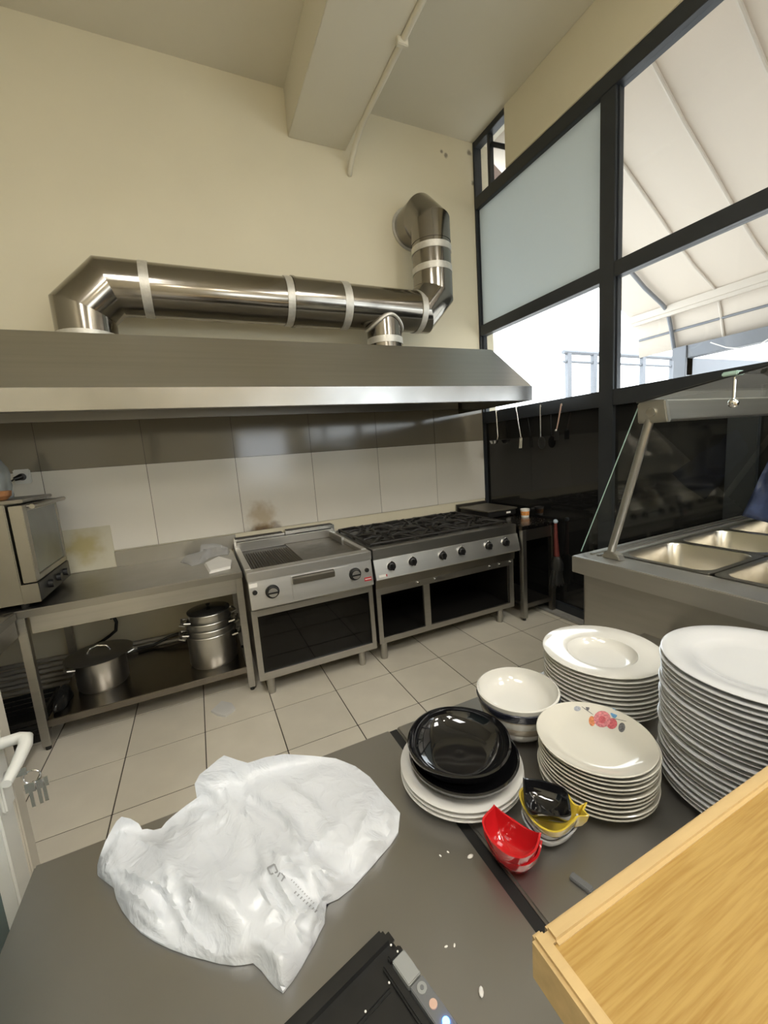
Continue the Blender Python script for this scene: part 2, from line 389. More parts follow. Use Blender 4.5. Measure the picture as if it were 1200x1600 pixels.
# ================================================================== OUTSIDE
gr = struct('ground_outside', MB().box(.15, 30, -20, 30, -.3, -.15), mat('paving', (.45, .43, .40), .8, var=.1))
gr.name = 'floor_outside'
aw = thing('awning', 'beige canvas awning on ribs over the terrace outside the window', 'awning', (2.5, -3, 2.9))
prof = [(.15, 4.45), (.55, 4.20), (.95, 3.90), (1.35, 3.64), (1.75, 3.37), (2.08, 3.17), (2.40, 3.02), (2.50, 2.95), (2.57, 2.78), (2.66, 2.50)]
c = MB(); n = len(prof); ys = [.12, -7.5]
c.add([(x, y, z) for y in ys for x, z in prof], [(i, i+1, n+i+1, n+i) for i in range(n-1)])
co = part('canvas', c, CANVAS, aw, smooth=50); co.modifiers.new('s', 'SOLIDIFY').thickness = .006
DARKR = mat('grey_metal', (.17, .18, .20), .5, .2, var=.05)
LIGHTR = mat('cream_metal', (.56, .50, .43), .5)
for k, y in enumerate((-.33, -.83, -1.33, -1.83, -2.33, -2.83)):
    part('rib', MB().tube([(x-(.03 if k == 0 else .008), y, z-(.03 if k == 0 else .008)) for x, z in prof], .022 if k == 0 else .015, 8), DARKR if k == 0 else LIGHTR, aw)
part('front_bar', MB().box(2.44, 2.49, -7.4, .1, 2.86, 2.93).box(2.42, 2.46, -7.4, .1, 2.90, 2.98), LIGHTR, aw, bevel=.004)
part('valance_bar', MB().tube([(2.585, -7.4, 2.70), (2.585, .08, 2.70)], .014, 8), DARKR, aw)
part('fascia_beam', MB().box(2.58, 2.72, -7.4, -.33, 2.36, 2.50), DARKR, aw, bevel=.004)
part('post', MB().box(2.56, 2.70, -.50, -.36, -.15, 2.50), DARKR, aw, bevel=.004)
part('side_beam', MB().box(2.58, 7.5, -.50, -.40, 2.16, 2.36), DARKR, aw, bevel=.004)
part('rope', MB().tube([PX((1110, 535), 2.4), PX((1135, 543), 2.4), PX((1160, 545), 2.4), PX((1185, 540), 2.4), PX((1200, 530), 2.4)], .006, 6), PAPER, aw)
pk = solo('neighbour_awning', MB().prism([(5.0, 2.55), (7.5, 3.1), (7.5, 3.16), (5.0, 2.61)], 'y', -3.5, -.2), mat('pink_canvas', (.62, .38, .36), .8), 'faded pink canvas awning across the terrace beyond the grey beam', 'awning', (6, -2, 2.55))
fe = thing('terrace_railing', 'grey metal and glass railing at the terrace edge outside', 'railing', (3, 1.2, -.15))
a, b = PY((880, 550), 1.2), PY((1055, 560), 1.2)
part('top_rail', MB().tube([a, b], .035, 8), DARKR, fe)
part('lower_rail', MB().tube([a-Vector((0, 0, .14)), b-Vector((0, 0, .14))], .02, 8), DARKR, fe)
for px in ((888, 562), (928, 565), (1004, 580), (1050, 575)):
    q = PY(px, 1.2); part('post', MB().box(q.x-.04, q.x+.04, 1.17, 1.23, -.15, a.z), DARKR, fe)
ev = thing('roof_eave', 'brown wooden eave boards seen through the small top window', 'roof eave', (.7, .2, 4.5))
WOODB = mat('brown_board', (.07, .04, .028), .7, var=.3, vscale=12, stretch=(1, 8, 8))
for k in range(5): part('eave_board', MB().prism([(.25+.22*k, 4.85-.10*k), (.46+.22*k, 4.755-.10*k), (.46+.22*k, 4.775-.10*k), (.25+.22*k, 4.87-.10*k)], 'y', -.1, 1.6), WOODB, ev)

# ================================================================== HOOD AND DUCT
hx0, hxb, hxt, hy, hyt, hz0, hz1, hz2 = -4.45, -.325, -.42, -1.0, -.65, 1.852, 1.962, 2.318
hd = thing('range_hood', 'long stainless steel extractor hood fixed along the tiled wall', 'extractor hood', (-2.4, -.5, hz0))
c = MB().add([(hx0, hy, hz1), (hxb, hy, hz1), (hxt, hyt, hz2), (hx0, hyt, hz2), (hxb, -.012, hz1), (hxt, -.012, hz2), (hx0, -.012, hz2)], [(0, 1, 2, 3), (1, 4, 5, 2), (3, 2, 5, 6)])
o = part('canopy', c, STEEL, hd, smooth=0); s = o.modifiers.new('s', 'SOLIDIFY'); s.thickness = .004
lp = MB().box(hx0, hxb, hy-.006, hy+.006, hz0, hz1).box(hxb-.012, hxb, hy, -.012, hz0, hz1)
part('lip', lp, mat('lip_steel', (.36, .35, .335), .22, 1., var=.05, rvar=.05, bscale=6), hd, bevel=.002)
part('drip_gutter', MB().box(hx0, hxb-.012, hy+.006, hy+.05, hz0, hz0+.012), STEELD, hd)
part('back_channel', MB().box(hx0, -.36, -.05, -.010, 1.898, 1.985), STEEL, hd, bevel=.003)
nb = 8
for k in range(nb):
    xa = hx0+.1+k*(hxb-hx0-.2)/nb; xb_ = xa+(hxb-hx0-.2)/nb-.012
    f = part('grease_filter', MB().prism([(-.93, 2.0), (-.09, 2.22), (-.09, 2.24), (-.93, 2.02)], 'x', xa, xb_), STEELD, hd)
# duct
R = .166; ya = -.33; za = 2.685
du = thing('exhaust_duct', 'round stainless exhaust duct running above the hood into the wall', 'duct', (-2.1, ya, 2.318))
def segs(pts, r, n=48):
    full = MB().tube(pts, r, n, caps=False); out = []
    for i in range(len(pts)-1):
        out.append(MB().add(full.v[i*n:(i+2)*n], [(k, (k+1) % n, n+(k+1) % n, n+k) for k in range(n)]))
    return out
def duct(name, pts, r):
    for m_ in segs(pts, r): part(name, m_, DUCTM, du, smooth=25)
    for p in pts[1:-1]: pass
duct('elbow_segment', [(-3.32, ya, 2.318), (-3.32, ya, 2.53), (-3.165, ya, za), (-2.97, ya, za)], R)
duct('pipe', [(-2.98, ya, za), (-2.02, ya, za)], R-.003)
part('sleeve', MB().tube([(-2.02, ya, za), (-1.60, ya, za)], R+.005, 48), DUCTM, du, smooth=25)
part('sleeve_bead', MB().tube([(-2.015, ya, za), (-1.995, ya, za)], R+.010, 48), DUCTM, du, smooth=25)
duct('pipe', [(-1.60, ya, za), (-.93, ya, za)], R-.004)
duct('elbow_segment', [(-.96, ya, za), (-.905, ya, za), (-.765, ya, za+.15), (-.765, ya, za+.33)], R)
duct('riser', [(-.765, ya, za+.32), (-.765, ya, za+.56)], R-.003)
duct('elbow_segment', [(-.765, ya, za+.55), (-.765, ya, 3.37), (-.765, ya+.14, 3.51), (-.765, -.004, 3.51)], R)
part('wall_collar', MB().tube([(-.765, -.012, 3.51), (-.765, -.004, 3.51)], R+.022, 48), TAPE, du)
part('branch', MB().tube([(-1.26, ya, 2.318), (-1.26, ya, 2.60)], .142, 40), DUCTM, du, smooth=25)
for (p, q, r) in (((-3.32, ya, 2.335), (-3.32, ya, 2.385), R+.003), ((-2.985, ya, za), (-2.93, ya, za), R+.002), ((-2.07, ya, za), (-2.015, ya, za), R+.003), ((-1.64, ya, za), (-1.58, ya, za), R+.007),
                  ((-.97, ya, za), (-.92, ya, za), R+.003), ((-.765, ya, za+.31), (-.765, ya, za+.36), R+.003), ((-.765, ya, za+.47), (-.765, ya, za+.52), R+.003), ((-1.26, ya, 2.40), (-1.26, ya, 2.45), .147)):
    part('tape_band', MB().tube([p, q], r, 48), TAPE, du, smooth=25)
# saddle band where the branch meets the main pipe
sad = []
for k in range(48):
    a = 2*PI*k/48; x = .148*math.cos(a); y = .148*math.sin(a); sad.append((-1.26+x, ya+y, za-math.sqrt(max(.0008, (R)**2-y*y))-.006))
part('saddle_tape', MB().tube(sad, .013, 6, closed=True), TAPE, du)

# ceiling pipe along the beam
x = -1.325
cp = solo('conduit_pipe', MB().tube([(x, -7.9, 4.03), (x, -.45, 4.03), (x, -.30, 4.02), (x, -.18, 3.985), (x-.005, -.10, 3.93), (x-.01, -.055, 3.885), (x-.005, -.02, 3.862), (x, 0, 3.86)], .021, 14), CEIL,
          'cream painted pipe running under the concrete beam and into the wall', 'pipe', (x, -3, 4.03))
part('pipe_clip', MB().box(x-.045, x+.03, -1.02, -.99, 3.99, 4.06), CEIL, cp, bevel=.004)

# ================================================================== BENCHES
ZB = .836
def leg(mb_x, y, t, z1, m=STEEL, w=.042, root=None, foot=True):
    l = part('leg', MB().box(mb_x-w/2, mb_x+w/2, y-w/2, y+w/2, .025, z1), m, root, bevel=.003)
    if foot: part('foot', MB().tube([(mb_x, y, 0), (mb_x, y, .03)], .014, 10), RUBBER, l)
be = thing('steel_workbench', 'stainless steel workbench with an undershelf beside the griddle', 'workbench', (-3.3, -.4, 0))
bx0, bx1 = RX0+.01, -2.632
part('worktop', MB().box(bx0, bx1, -.80, -.012, ZB-.044, ZB), STEELT, be, bevel=.004)
part('apron', MB().box(-3.74, bx1-.045, -.785, -.765, ZB-.142, ZB-.044), STEEL, be, bevel=.002)
part('side_apron', MB().box(bx1-.030, bx1-.012, -.76, -.06, ZB-.142, ZB-.044), STEEL, be)
part('backsplash', MB().box(-3.436, bx1+.04, -.026, -.012, ZB, .953), STEELT, be, bevel=.002)
for (lx, ly) in ((bx1-.025, -.765), (-3.782, -.765), (bx1-.025, -.06), (-3.782, -.06)): leg(lx, ly, 0, ZB-.044, root=be)
part('undershelf', MB().box(-3.76, bx1-.046, -.785, -.06, .135, .178), mat('shelf_steel', (.23, .21, .185), .22, 1., var=.1, vscale=3, rvar=.06), be, bevel=.003)
sb = thing('side_workbench', 'stainless steel workbench along the left wall below the oven', 'workbench', (-4.2, -1.5, 0))
part('worktop', MB().box(RX0+.01, -3.785, -2.2, -.804, ZB-.044, ZB), STEELT, sb, bevel=.004)
part('apron', MB().box(-3.815, -3.797, -2.15, -.80, ZB-.142, ZB-.046), STEEL, sb, bevel=.002)
for (lx, ly) in ((-3.81, -2.15), (RX0+.05, -2.15), (RX0+.05, -.9)): leg(lx, ly, 0, ZB-.044, root=sb)
part('undershelf', MB().box(RX0+.03, -3.83, -2.12, -.83, .135, .165), STEELD, sb, bevel=.003)
et = thing('end_table', 'small steel table between the gas range and the black window wall', 'table', (-.23, -.5, 0))
part('worktop', MB().box(-.424, -.042, -.965, -.015, ZB-.035, ZB), mat('dark_worktop', (.20, .19, .175), .25, 1., rvar=.08), et, bevel=.003)
part('backsplash', MB().box(-.424, -.042, -.03, -.015, ZB, .935), STEELD, et, bevel=.002)
part('apron', MB().box(-.375, -.085, -.955, -.94, ZB-.132, ZB-.035), STEELD, et)
for lx in (-.398, -.068):
    for ly in (-.94, -.06): leg(lx, ly, 0, ZB-.035, STEEL if lx < -.2 else STEELD, .045, et)
part('rail', MB().box(-.375, -.09, -.955, -.93, .11, .15), STEELD, et, bevel=.002)
part('undershelf', MB().box(-.375, -.09, -.93, -.04, .115, .145), STEELD, et)

# ================================================================== GRIDDLE
gx0, gx1, gf = -2.618, -1.785, -.955
gd = thing('gas_griddle', 'stainless griddle cooker with half ribbed plate and open cabinet', 'griddle', (-2.2, -.5, 0))
sh = MB().box(gx0+.005, gx0+.02, -.93, -.04, .13, .80).box(gx1-.02, gx1-.005, -.93, -.04, .13, .80).box(gx0+.02, gx1-.02, -.06, -.04, .13, .80).box(gx0+.02, gx1-.02, -.92, -.06, .13, .15).box(gx0+.02, gx1-.02, -.92, -.06, .60, .62)
part('cabinet_shell', sh, STEELD, gd)
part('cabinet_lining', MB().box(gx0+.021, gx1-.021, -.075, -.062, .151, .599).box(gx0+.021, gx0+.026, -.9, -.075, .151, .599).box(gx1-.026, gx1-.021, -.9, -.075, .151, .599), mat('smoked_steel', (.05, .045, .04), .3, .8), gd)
fr = MB().box(gx0, gx0+.034, -.94, -.915, .13, .605).box(gx1-.036, gx1-.004, -.94, -.915, .13, .605).box(gx0+.034, gx1-.036, -.94, -.915, .13, .178).box(gx0+.034, gx1-.036, -.94, -.915, .562, .605)
part('front_frame', fr, STEEL, gd, bevel=.002)
part('glass_front', MB().box(gx0+.034, gx1-.036, -.925, -.919, .178, .562), thin_glass('smoked_glass', (.10, .095, .085)), gd)
# control panel slopes out towards its lower edge
cpn = part('control_panel', MB().prism([(-.945, .80), (-.968, .625), (-.955, .612), (-.925, .612), (-.925, .80)], 'x', gx0+.003, gx1-.002), PANEL, gd, bevel=.002)
pyz = lambda z: -.945-(.80-z)/.175*.023
dr = part('drip_drawer', MB().prism([(pyz(.785)-.006, .785), (pyz(.64)-.006, .64), (pyz(.64)+.003, .64), (pyz(.785)+.003, .785)], 'x', -2.352, -1.955), PANEL, gd, bevel=.002)
part('pull', MB().prism([(pyz(.78)-.035, .775), (pyz(.75)-.028, .735), (pyz(.75)-.005, .742), (pyz(.78)-.005, .785)], 'x', -2.345, -2.065), STEELD, dr, bevel=.003)
def knob(x, z, r, root, yfn, dark, dial):
    y = yfn(z)
    k = part('knob', MB().tube([(x, y+.003, z), (x, y-.008, z), (x, y-.009, z), (x, y-.03, z)], [r*1.18, r*1.18, r, r*.92], 28), dark, root, smooth=40)
    if dial:
        part('dial_face', MB().tube([(x, y-.03, z), (x, y-.033, z)], r*.78, 24), PANEL, k)
        part('grip', MB().box(x-r*.8, x+r*.8, y-.040, y-.032, z-.006, z+.004), dark, k, bevel=.002)
    else:
        part('bezel', MB().tube([(x, y+.002, z), (x, y-.006, z)], r*1.32, 28), SILV, k)
        part('grip', MB().box(x-.007, x+.007, y-.045, y-.029, z-r*.9, z+r*.9), dark, k, bevel=.002)
        part('pointer', MB().tube([(x, y-.004, z+r*1.35), (x, y-.012, z+r*1.35)], .006, 10), SILV, k)
for (x, z) in ((-2.477, .715), (-1.918, .72)): knob(x, z, .037, gd, pyz, BLKPL, True)
for (x, z) in ((-2.583, .73), (-1.829, .731)): part('ignition_button', MB().tube([(x, pyz(z), z), (x, pyz(z)-.012, z)], .015, 18), BLKPL, gd)
lbr = part('badge', MB().prism([(pyz(.68)-.003, .68), (pyz(.655)-.003, .655), (pyz(.655), .655), (pyz(.68), .68)], 'x', -1.853, -1.80), mat('badge_red', (.45, .02, .03), .4), gd, label='red name badge')
for k in range(6): part('badge_letter', MB().box(-1.848+k*.0075, -1.848+k*.0075+.005, pyz(.667)-.0045, pyz(.667)-.002, .664, .672), PAPER, lbr)
part('rating_label', MB().prism([(pyz(.785)-.002, .785), (pyz(.76)-.002, .76), (pyz(.76), .76), (pyz(.785), .785)], 'x', -2.612, -2.563), PAPER, gd, label='small white sticker')
# top: rim tray, plates
tray = MB().box(gx0, gx1, gf, gf+.085, .798, .858).box(gx0, gx0+.038, gf+.085, -.16, .80, .862).box(gx1-.04, gx1, gf+.085, -.16, .80, .862).box(gx0, gx1, -.16, -.045, .80, .872)
part('top_rim', tray, PANEL, gd, bevel=.003)
part('smooth_plate', MB().box(-2.228, gx1-.04, gf+.085, -.16, .80, .838), GRIDM, gd)
part('ribbed_plate', MB().box(gx0+.038, -2.228, gf+.085, -.16, .80, .832), mat('ribbed_iron', (.035, .032, .028), .45, .6), gd)
for k in range(20):
    xx = gx0+.045+k*.0178; part('rib', MB().prism([(xx, .832), (xx+.010, .832), (xx+.005, .843)], 'y', gf+.10, -.30), mat('rib_iron', (.20, .18, .15), .4, .8), gd)
part('splash_wall', MB().box(gx0+.02, gx1-.02, -.17, -.155, .84, .905).box(gx1-.06, gx1-.04, -.5, -.16, .838, .89), STEEL, gd, bevel=.002)
for (xa, xb_, dz) in ((gx0+.002, -2.214, 0), (-2.206, gx1+.005, .010)):
    f = part('flue', MB().box(xa, xb_, -.125, -.03, .872, .925+dz), STEELB, gd, bevel=.003)
    part('flue_grille', MB().box(xa+.012, xb_-.012, -.115, -.04, .925+dz, .929+dz), IRON, f)
    part('flue_slot', MB().box(xa+.08, xb_-.03, -.1275, -.1245, .886+dz, .900+dz), BLACKM, f)
for (lx, ly) in ((gx0+.075, -.875), (gx1-.10, -.865), (gx0+.075, -.12), (gx1-.10, -.12)):
    part('leg', MB().tube([(lx, ly, 0), (lx, ly, .012), (lx, ly, .013), (lx, ly, .135)], [.023, .023, .026, .026], 20), STEEL, gd)

# ================================================================== GAS RANGE
rx0, rx1, rf = -1.758, -.440, -.914
rg = thing('gas_range', 'six burner stainless gas range with black grates and open cabinet', 'gas range', (-1.1, -.5, 0))
sh = MB().box(rx0+.01, rx0+.025, -.895, -.05, .13, .78).box(rx1-.045, rx1-.03, -.895, -.05, .13, .78).box(rx0+.025, rx1-.045, -.07, -.05, .13, .78).box(rx0+.025, rx1-.045, -.89, -.07, .13, .15)
part('cabinet_shell', sh, STEELD, rg)
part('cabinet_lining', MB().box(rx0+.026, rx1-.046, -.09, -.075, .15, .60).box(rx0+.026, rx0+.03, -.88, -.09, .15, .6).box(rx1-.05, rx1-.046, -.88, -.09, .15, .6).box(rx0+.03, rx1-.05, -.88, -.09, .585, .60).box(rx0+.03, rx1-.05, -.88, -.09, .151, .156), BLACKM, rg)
fr = MB().box(rx0+.01, rx0+.045, -.90, -.875, .13, .56).box(rx1-.075, rx1-.028, -.90, -.875, .13, .56).box(rx0+.045, rx1-.075, -.90, -.875, .13, .172).box(rx0+.045, rx1-.075, -.90, -.875, .505, .56).box(-1.355, -1.30, -.90, -.875, .172, .505)
part('front_frame', fr, STEEL, rg, bevel=.002)
part('rail', MB().prism([(-.915, .632), (-.905, .555), (-.88, .555), (-.88, .632)], 'x', rx0+.008, rx1-.02), STEELD, rg, bevel=.002)
for xx in (-1.40, -1.25, -.72, -.62, -.50): part('screw', MB().tube([(xx, -.90, .535), (xx, -.912, .535)], .006, 8), SILV, rg)
ryz = lambda z: -.918-(.775-z)/.14*.034
part('control_panel', MB().prism([(-.918, .775), (-.952, .640), (-.945, .630), (-.90, .630), (-.90, .775)], 'x', rx0, rx1+.004), PANEL, rg, bevel=.002)
for (x, z) in ((-1.628, .716), (-1.453, .719), (-1.191, .719), (-1.017, .722), (-.753, .723), (-.577, .723)): knob(x, z, .026, rg, ryz, BLKPL, False)
bd = part('badge', MB().prism([(ryz(.668)-.003, .668), (ryz(.652)-.003, .652), (ryz(.652), .652), (ryz(.668), .668)], 'x', -1.735, -1.68), PAPER, rg, label='small white name badge with red edge')
part('badge_edge', MB().box(-1.68, -1.672, ryz(.66)-.004, ryz(.66), .652, .668), mat('badge_red', (.45, .02, .03), .4), bd)
part('top_rim', MB().box(rx0+.002, rx1, rf, rf+.09, .775, .853).box(rx0+.002, rx0+.03, rf+.09, -.06, .80, .846).box(rx1-.03, rx1, rf+.09, -.06, .80, .846).box(rx0+.002, rx1, -.06, -.035, .78, .862), STEEL, rg, bevel=.003)
part('burner_tray', MB().box(rx0+.03, rx1-.03, rf+.09, -.06, .79, .815), BLACKM, rg)
cw = (rx1-rx0-.06)/3; ch = (-.07-(rf+.10))/2
for i in range(3):
    for j in range(2):
        cx, cy = rx0+.03+cw*(i+.5), rf+.10+ch*(j+.5)
        bn = part('burner', MB().lathe([(.001, .815), (.062, .815), (.062, .832), (.045, .836), (.045, .848), (.001, .85)], (cx, cy, 0), 24), IRON, rg)
        g = MB(); hw, hh = cw/2-.008, ch/2-.008; zt = .868
        rim = [(cx-hw, cy-hh, zt), (cx+hw, cy-hh, zt), (cx+hw, cy+hh, zt), (cx-hw, cy+hh, zt)]
        g.tube(rim, .010, 8, closed=True)
        for k in range(8):
            a = k*PI/4+PI/8*0; dx, dy = math.cos(a), math.sin(a)
            L_ = min(hw/abs(dx) if abs(dx) > .01 else 9, hh/abs(dy) if abs(dy) > .01 else 9)
            g.tube([(cx+dx*L_, cy+dy*L_, zt), (cx+dx*.12, cy+dy*.12, zt+.014+.006*(k % 2)), (cx+dx*.05, cy+dy*.05, zt+.002)], [.010, .012, .008], 8)
        for (sx, sy) in ((-1, -1), (1, -1), (1, 1), (-1, 1)): g.tube([(cx+sx*hw, cy+sy*hh, zt), (cx+sx*hw, cy+sy*hh, .815)], .009, 6)
        part('grate', g, IRON, rg)
for (lx, ly) in ((rx0+.05, -.868), (rx1-.145, -.845), (rx0+.05, -.12), (rx1-.145, -.12)):
    part('leg', MB().tube([(lx, ly, 0), (lx, ly, .012), (lx, ly, .013), (lx, ly, .135)], [.024, .024, .027, .027], 20), STEEL, rg)

# ================================================================== ITEMS ON END TABLE, WALL
bxx = thing('hot_plate', 'low black hot plate with grey lid on the end table', 'hot plate', (-.22, -.28, ZB))
part('body', MB().box(-.40, -.06, -.50, -.06, ZB+.008, ZB+.062), BLKPL, bxx, bevel=.006)
part('lid', MB().box(-.41, -.05, -.51, -.05, ZB+.062, ZB+.076), mat('grey_lid', (.17, .155, .125), .4, .5), bxx, bevel=.004)
part('feet', MB().box(-.39, -.36, -.48, -.45, ZB, ZB+.008).box(-.10, -.07, -.48, -.45, ZB, ZB+.008).box(-.39, -.36, -.10, -.07, ZB, ZB+.008).box(-.10, -.07, -.10, -.07, ZB, ZB+.008), RUBBER, bxx)
part('rating_label', MB().box(-.18, -.13, -.502, -.499, ZB+.028, ZB+.045), PAPER, bxx)
cp_ = PZ((825, 808), ZB); cx, cy = cp_.x-.006, cp_.y+.03
cu = thing('paper_cup', 'small white paper tub with orange print on the end table', 'cup', (cx, cy, ZB))
part('wall', MB().lathe([(.001, .001), (.034, 0), (.042, .072), (.043, .076), (.040, .076), (.033, .004), (.001, .004)], (cx, cy, ZB), 28), PAPER, cu)
part('print_band', MB().lathe([(.0363, .018), (.0406, .056), (.0409, .056), (.0366, .018)], (cx, cy, ZB), 28), mat('orange_print', (.72, .30, .08), .6, var=.7, vscale=38), cu)

# brush hanging on the table corner
q = PY((868, 812), -.985); bx_, bz_ = q.x, q.z
bh = thing('hanging_brush', 'red handled black brush hanging at the corner of the end table', 'brush', (bx_, -.985, .25))
part('handle', MB().tube([(bx_, -.985, bz_-.03), (bx_+.002, -.985, .70), (bx_+.012, -.985, .52)], [.013, .016, .024], 14), mat('red_handle', (.13, .025, .022), .5, var=.3, vscale=60), bh)
part('hook_cap', MB().ball((bx_, -.985, bz_-.015), .02, 14), mat('pale_blue_plastic', (.45, .55, .65), .4), bh)
hb = MB().lathe([(.001, .53), (.03, .52), (.055, .46), (.052, .40), (.001, .395)], (bx_+.012, -.985, 0), 20, lambda a: .12*math.sin(3*a))
part('brush_head', hb, BLKPL, bh)
bb = MB()
for k in range(90):
    a, r = random.uniform(0, 2*PI), .05*math.sqrt(random.random()); dx, dy = r*math.cos(a), r*math.sin(a)*.55
    bb.tube([(bx_+.01+dx, -.985+dy, .41), (bx_+.005+dx*1.7, -.985+dy*1.7, .27+random.uniform(-.03, .04))], .003, 4)
o = part('bristles', bb, BLKPL, bh); o['kind'] = 'stuff'

# utensils hung on the window sill
def uten(name, label, px, kind):
    p = PX(px[0], -.06); q = PX(px[1], -.06); base = (-.06, p.y, q.z)
    t = thing(name, label, 'utensil', base, 'utensils hanging below the window sill')
    part('hook', MB().tube([(-.034, p.y, p.z+.002), (-.05, p.y, p.z-.006), (-.056, p.y, p.z+.010)], .003, 6), SILV, t)
    zz = p.z+.005
    part('handle', MB().tube([(-.06, p.y, zz), (-.06, p.y+(q.y-p.y)*.6, zz+(q.z-zz)*.55), (-.06, q.y, q.z+.04)], [.006, .005, .004], 8), SILV if kind != 'wood' else mat('pinkish_handle', (.5, .34, .28), .5), t)
    if kind == 'ladle':
        part('bowl', MB().lathe([(.001, -.04), (.03, -.03), (.045, 0), (.043, 0), (.028, -.027), (.001, -.036)], (-.075, q.y+.04, q.z), 20), STEELB, t)
        part('bowl_neck', MB().tube([(-.06, q.y, q.z+.04), (-.065, q.y+.005, q.z+.01)], .004, 6), SILV, t)
    elif kind == 'fork':
        g = MB().box(-.063, -.057, q.y-.014, q.y+.014, q.z+.03, q.z+.042)
        for s in (-1, 0, 1): g.tube([(-.06, q.y+s*.012, q.z+.035), (-.07, q.y+s*.014, q.z-.06)], .003, 6)
        part('tines', g, SILV, t)
    elif kind == 'spoon':
        g = MB().ball((0, 0, 0), .05, 18); g.xf(Matrix.Translation((-.06, q.y-.01, q.z-.01)) @ Matrix.Diagonal((.18, .85, 1.05, 1)))
        part('bowl', g, BLKPL, t)
    else:
        part('blade', MB().box(-.062, -.058, q.y-.028, q.y+.022, q.z-.03, q.z+.045), BLKPL, t, bevel=.0015)
        part('collar', MB().ball((-.06, q.y, q.z+.05), .012, 10), STEELB, t)
uten('ladle', 'steel ladle hanging below the sill nearest the tiled wall', ((775, 642), (778, 688)), 'ladle')
uten('serving_fork', 'steel serving fork hanging between the ladle and the black spoon', ((806, 636), (814, 690)), 'fork')
uten('serving_spoon', 'black bowled serving spoon hanging below the window sill', ((844, 634), (845, 690)), 'spoon')
uten('spatula', 'spatula with pinkish handle hanging below the window sill', ((877, 632), (869, 682)), 'wood')

# socket on the tiled wall
so = PY((37, 745), 0)
sk = thing('wall_socket', 'white wall socket with a black plug above the oven', 'socket', (so.x, -.02, so.z))
part('plate', MB().box(so.x-.045, so.x+.045, -.03, -.009, so.z-.045, so.z+.05), WHITEP, sk, bevel=.006)
part('plug', MB().tube([(so.x, -.03, so.z), (so.x, -.06, so.z), (so.x-.03, -.075, so.z-.012)], [.024, .02, .012], 14), BLKPL, sk)
part('cable', MB().tube([(so.x-.03, -.075, so.z-.012), (so.x-.07, -.08, so.z-.04), (so.x-.10, -.07, so.z-.14)], .005, 8), BLKPL, sk)

# ================================================================== OVEN and things on it
ox = -3.672; oy0, oy1 = -.785, -.20; oz0, oz1 = ZB+.030, 1.405
OVM = mat('oven_steel', (.34, .325, .29), .34, 1., var=.06, rvar=.06, bscale=14)
ov = thing('convection_oven', 'steel countertop convection oven with a glass door', 'oven', (-3.95, -.5, ZB))
part('body', MB().box(-4.33, ox-.075, oy0, oy1, oz0, oz1), OVM, ov, bevel=.004)
part('control_panel', MB().box(ox-.075, ox, oy0, oy1, oz0, oz0+.105), BLKPL, ov, bevel=.003)
part('panel_end', MB().box(ox-.076, ox-.001, oy0-.004, oy0, oz0, oz0+.105), OVM, ov)
dz0 = oz0+.112
d = part('door', MB().box(ox-.062, ox-.003, oy0, oy0+.055, dz0, oz1-.01).box(ox-.062, ox-.003, oy1-.02, oy1, dz0, oz1-.01).box(ox-.062, ox-.003, oy0+.055, oy1-.02, dz0, dz0+.03).box(ox-.062, ox-.003, oy0+.055, oy1-.02, oz1-.045, oz1-.01), OVM, ov, bevel=.003)
part('door_glass', MB().box(ox-.03, ox-.012, oy0+.055, oy1-.02, dz0+.03, oz1-.045), mat('oven_glass', (.16, .17, .15), .1, var=.15, vscale=4), d)
part('handle', MB().tube([(ox+.03, oy0+.03, oz1-.02), (ox+.03, oy1+.03, oz1-.02)], .013, 10).tube([(ox, oy0+.06, oz1-.02), (ox+.03, oy0+.06, oz1-.02)], .008, 8).tube([(ox, oy1-.02, oz1-.02), (ox+.03, oy1-.02, oz1-.02)], .008, 8), OVM, d)
for yy in (-.62, -.47, -.33): part('knob', MB().tube([(ox, yy, oz0+.055), (ox+.022, yy, oz0+.055)], .022, 18), BLKPL, ov)
for xx in (-4.28, ox-.09):
    for yy in (oy0+.05, oy1-.05): part('foot', MB().tube([(xx, yy, ZB), (xx, yy, oz0)], .018, 12), RUBBER, ov)
part('top_tray', MB().box(-4.3, ox-.02, oy0+.08, oy1, oz1, oz1+.018), STEELD, ov, bevel=.003)
zt = oz1+.018
q = PY((-3, 745), -.42)
bo = thing('water_bottle', 'clear bluish plastic water bottle standing on the oven', 'bottle', (q.x, q.y, zt))
part('body', MB().lathe([(.001, 0), (.05, .003), (.055, .02), (.052, .05), (.056, .08), (.052, .11), (.056, .14), (.05, .18), (.03, .22), (.018, .25), (.018, .27), (.001, .27)], (q.x, q.y, zt), 24), thin_glass('pet_plastic', (.72, .80, .86), .9, .25), bo)
part('cap', MB().lathe([(.001, .268), (.02, .268), (.02, .29), (.001, .292)], (q.x, q.y, zt), 20), mat('blue_cap', (.08, .15, .4), .4), bo)
q = PY((10, 765), -.55)
solo('terracotta_dish', MB().lathe([(.001, 0), (.045, .002), (.068, .025), (.072, .05), (.066, .052), (.055, .028), (.001, .015)], (q.x-.03, -.62, zt), 24), mat('terracotta', (.33, .15, .06), .5, var=.3, vscale=30), 'small brown earthenware dish on top of the oven', 'dish', (q.x-.03, -.62, zt))

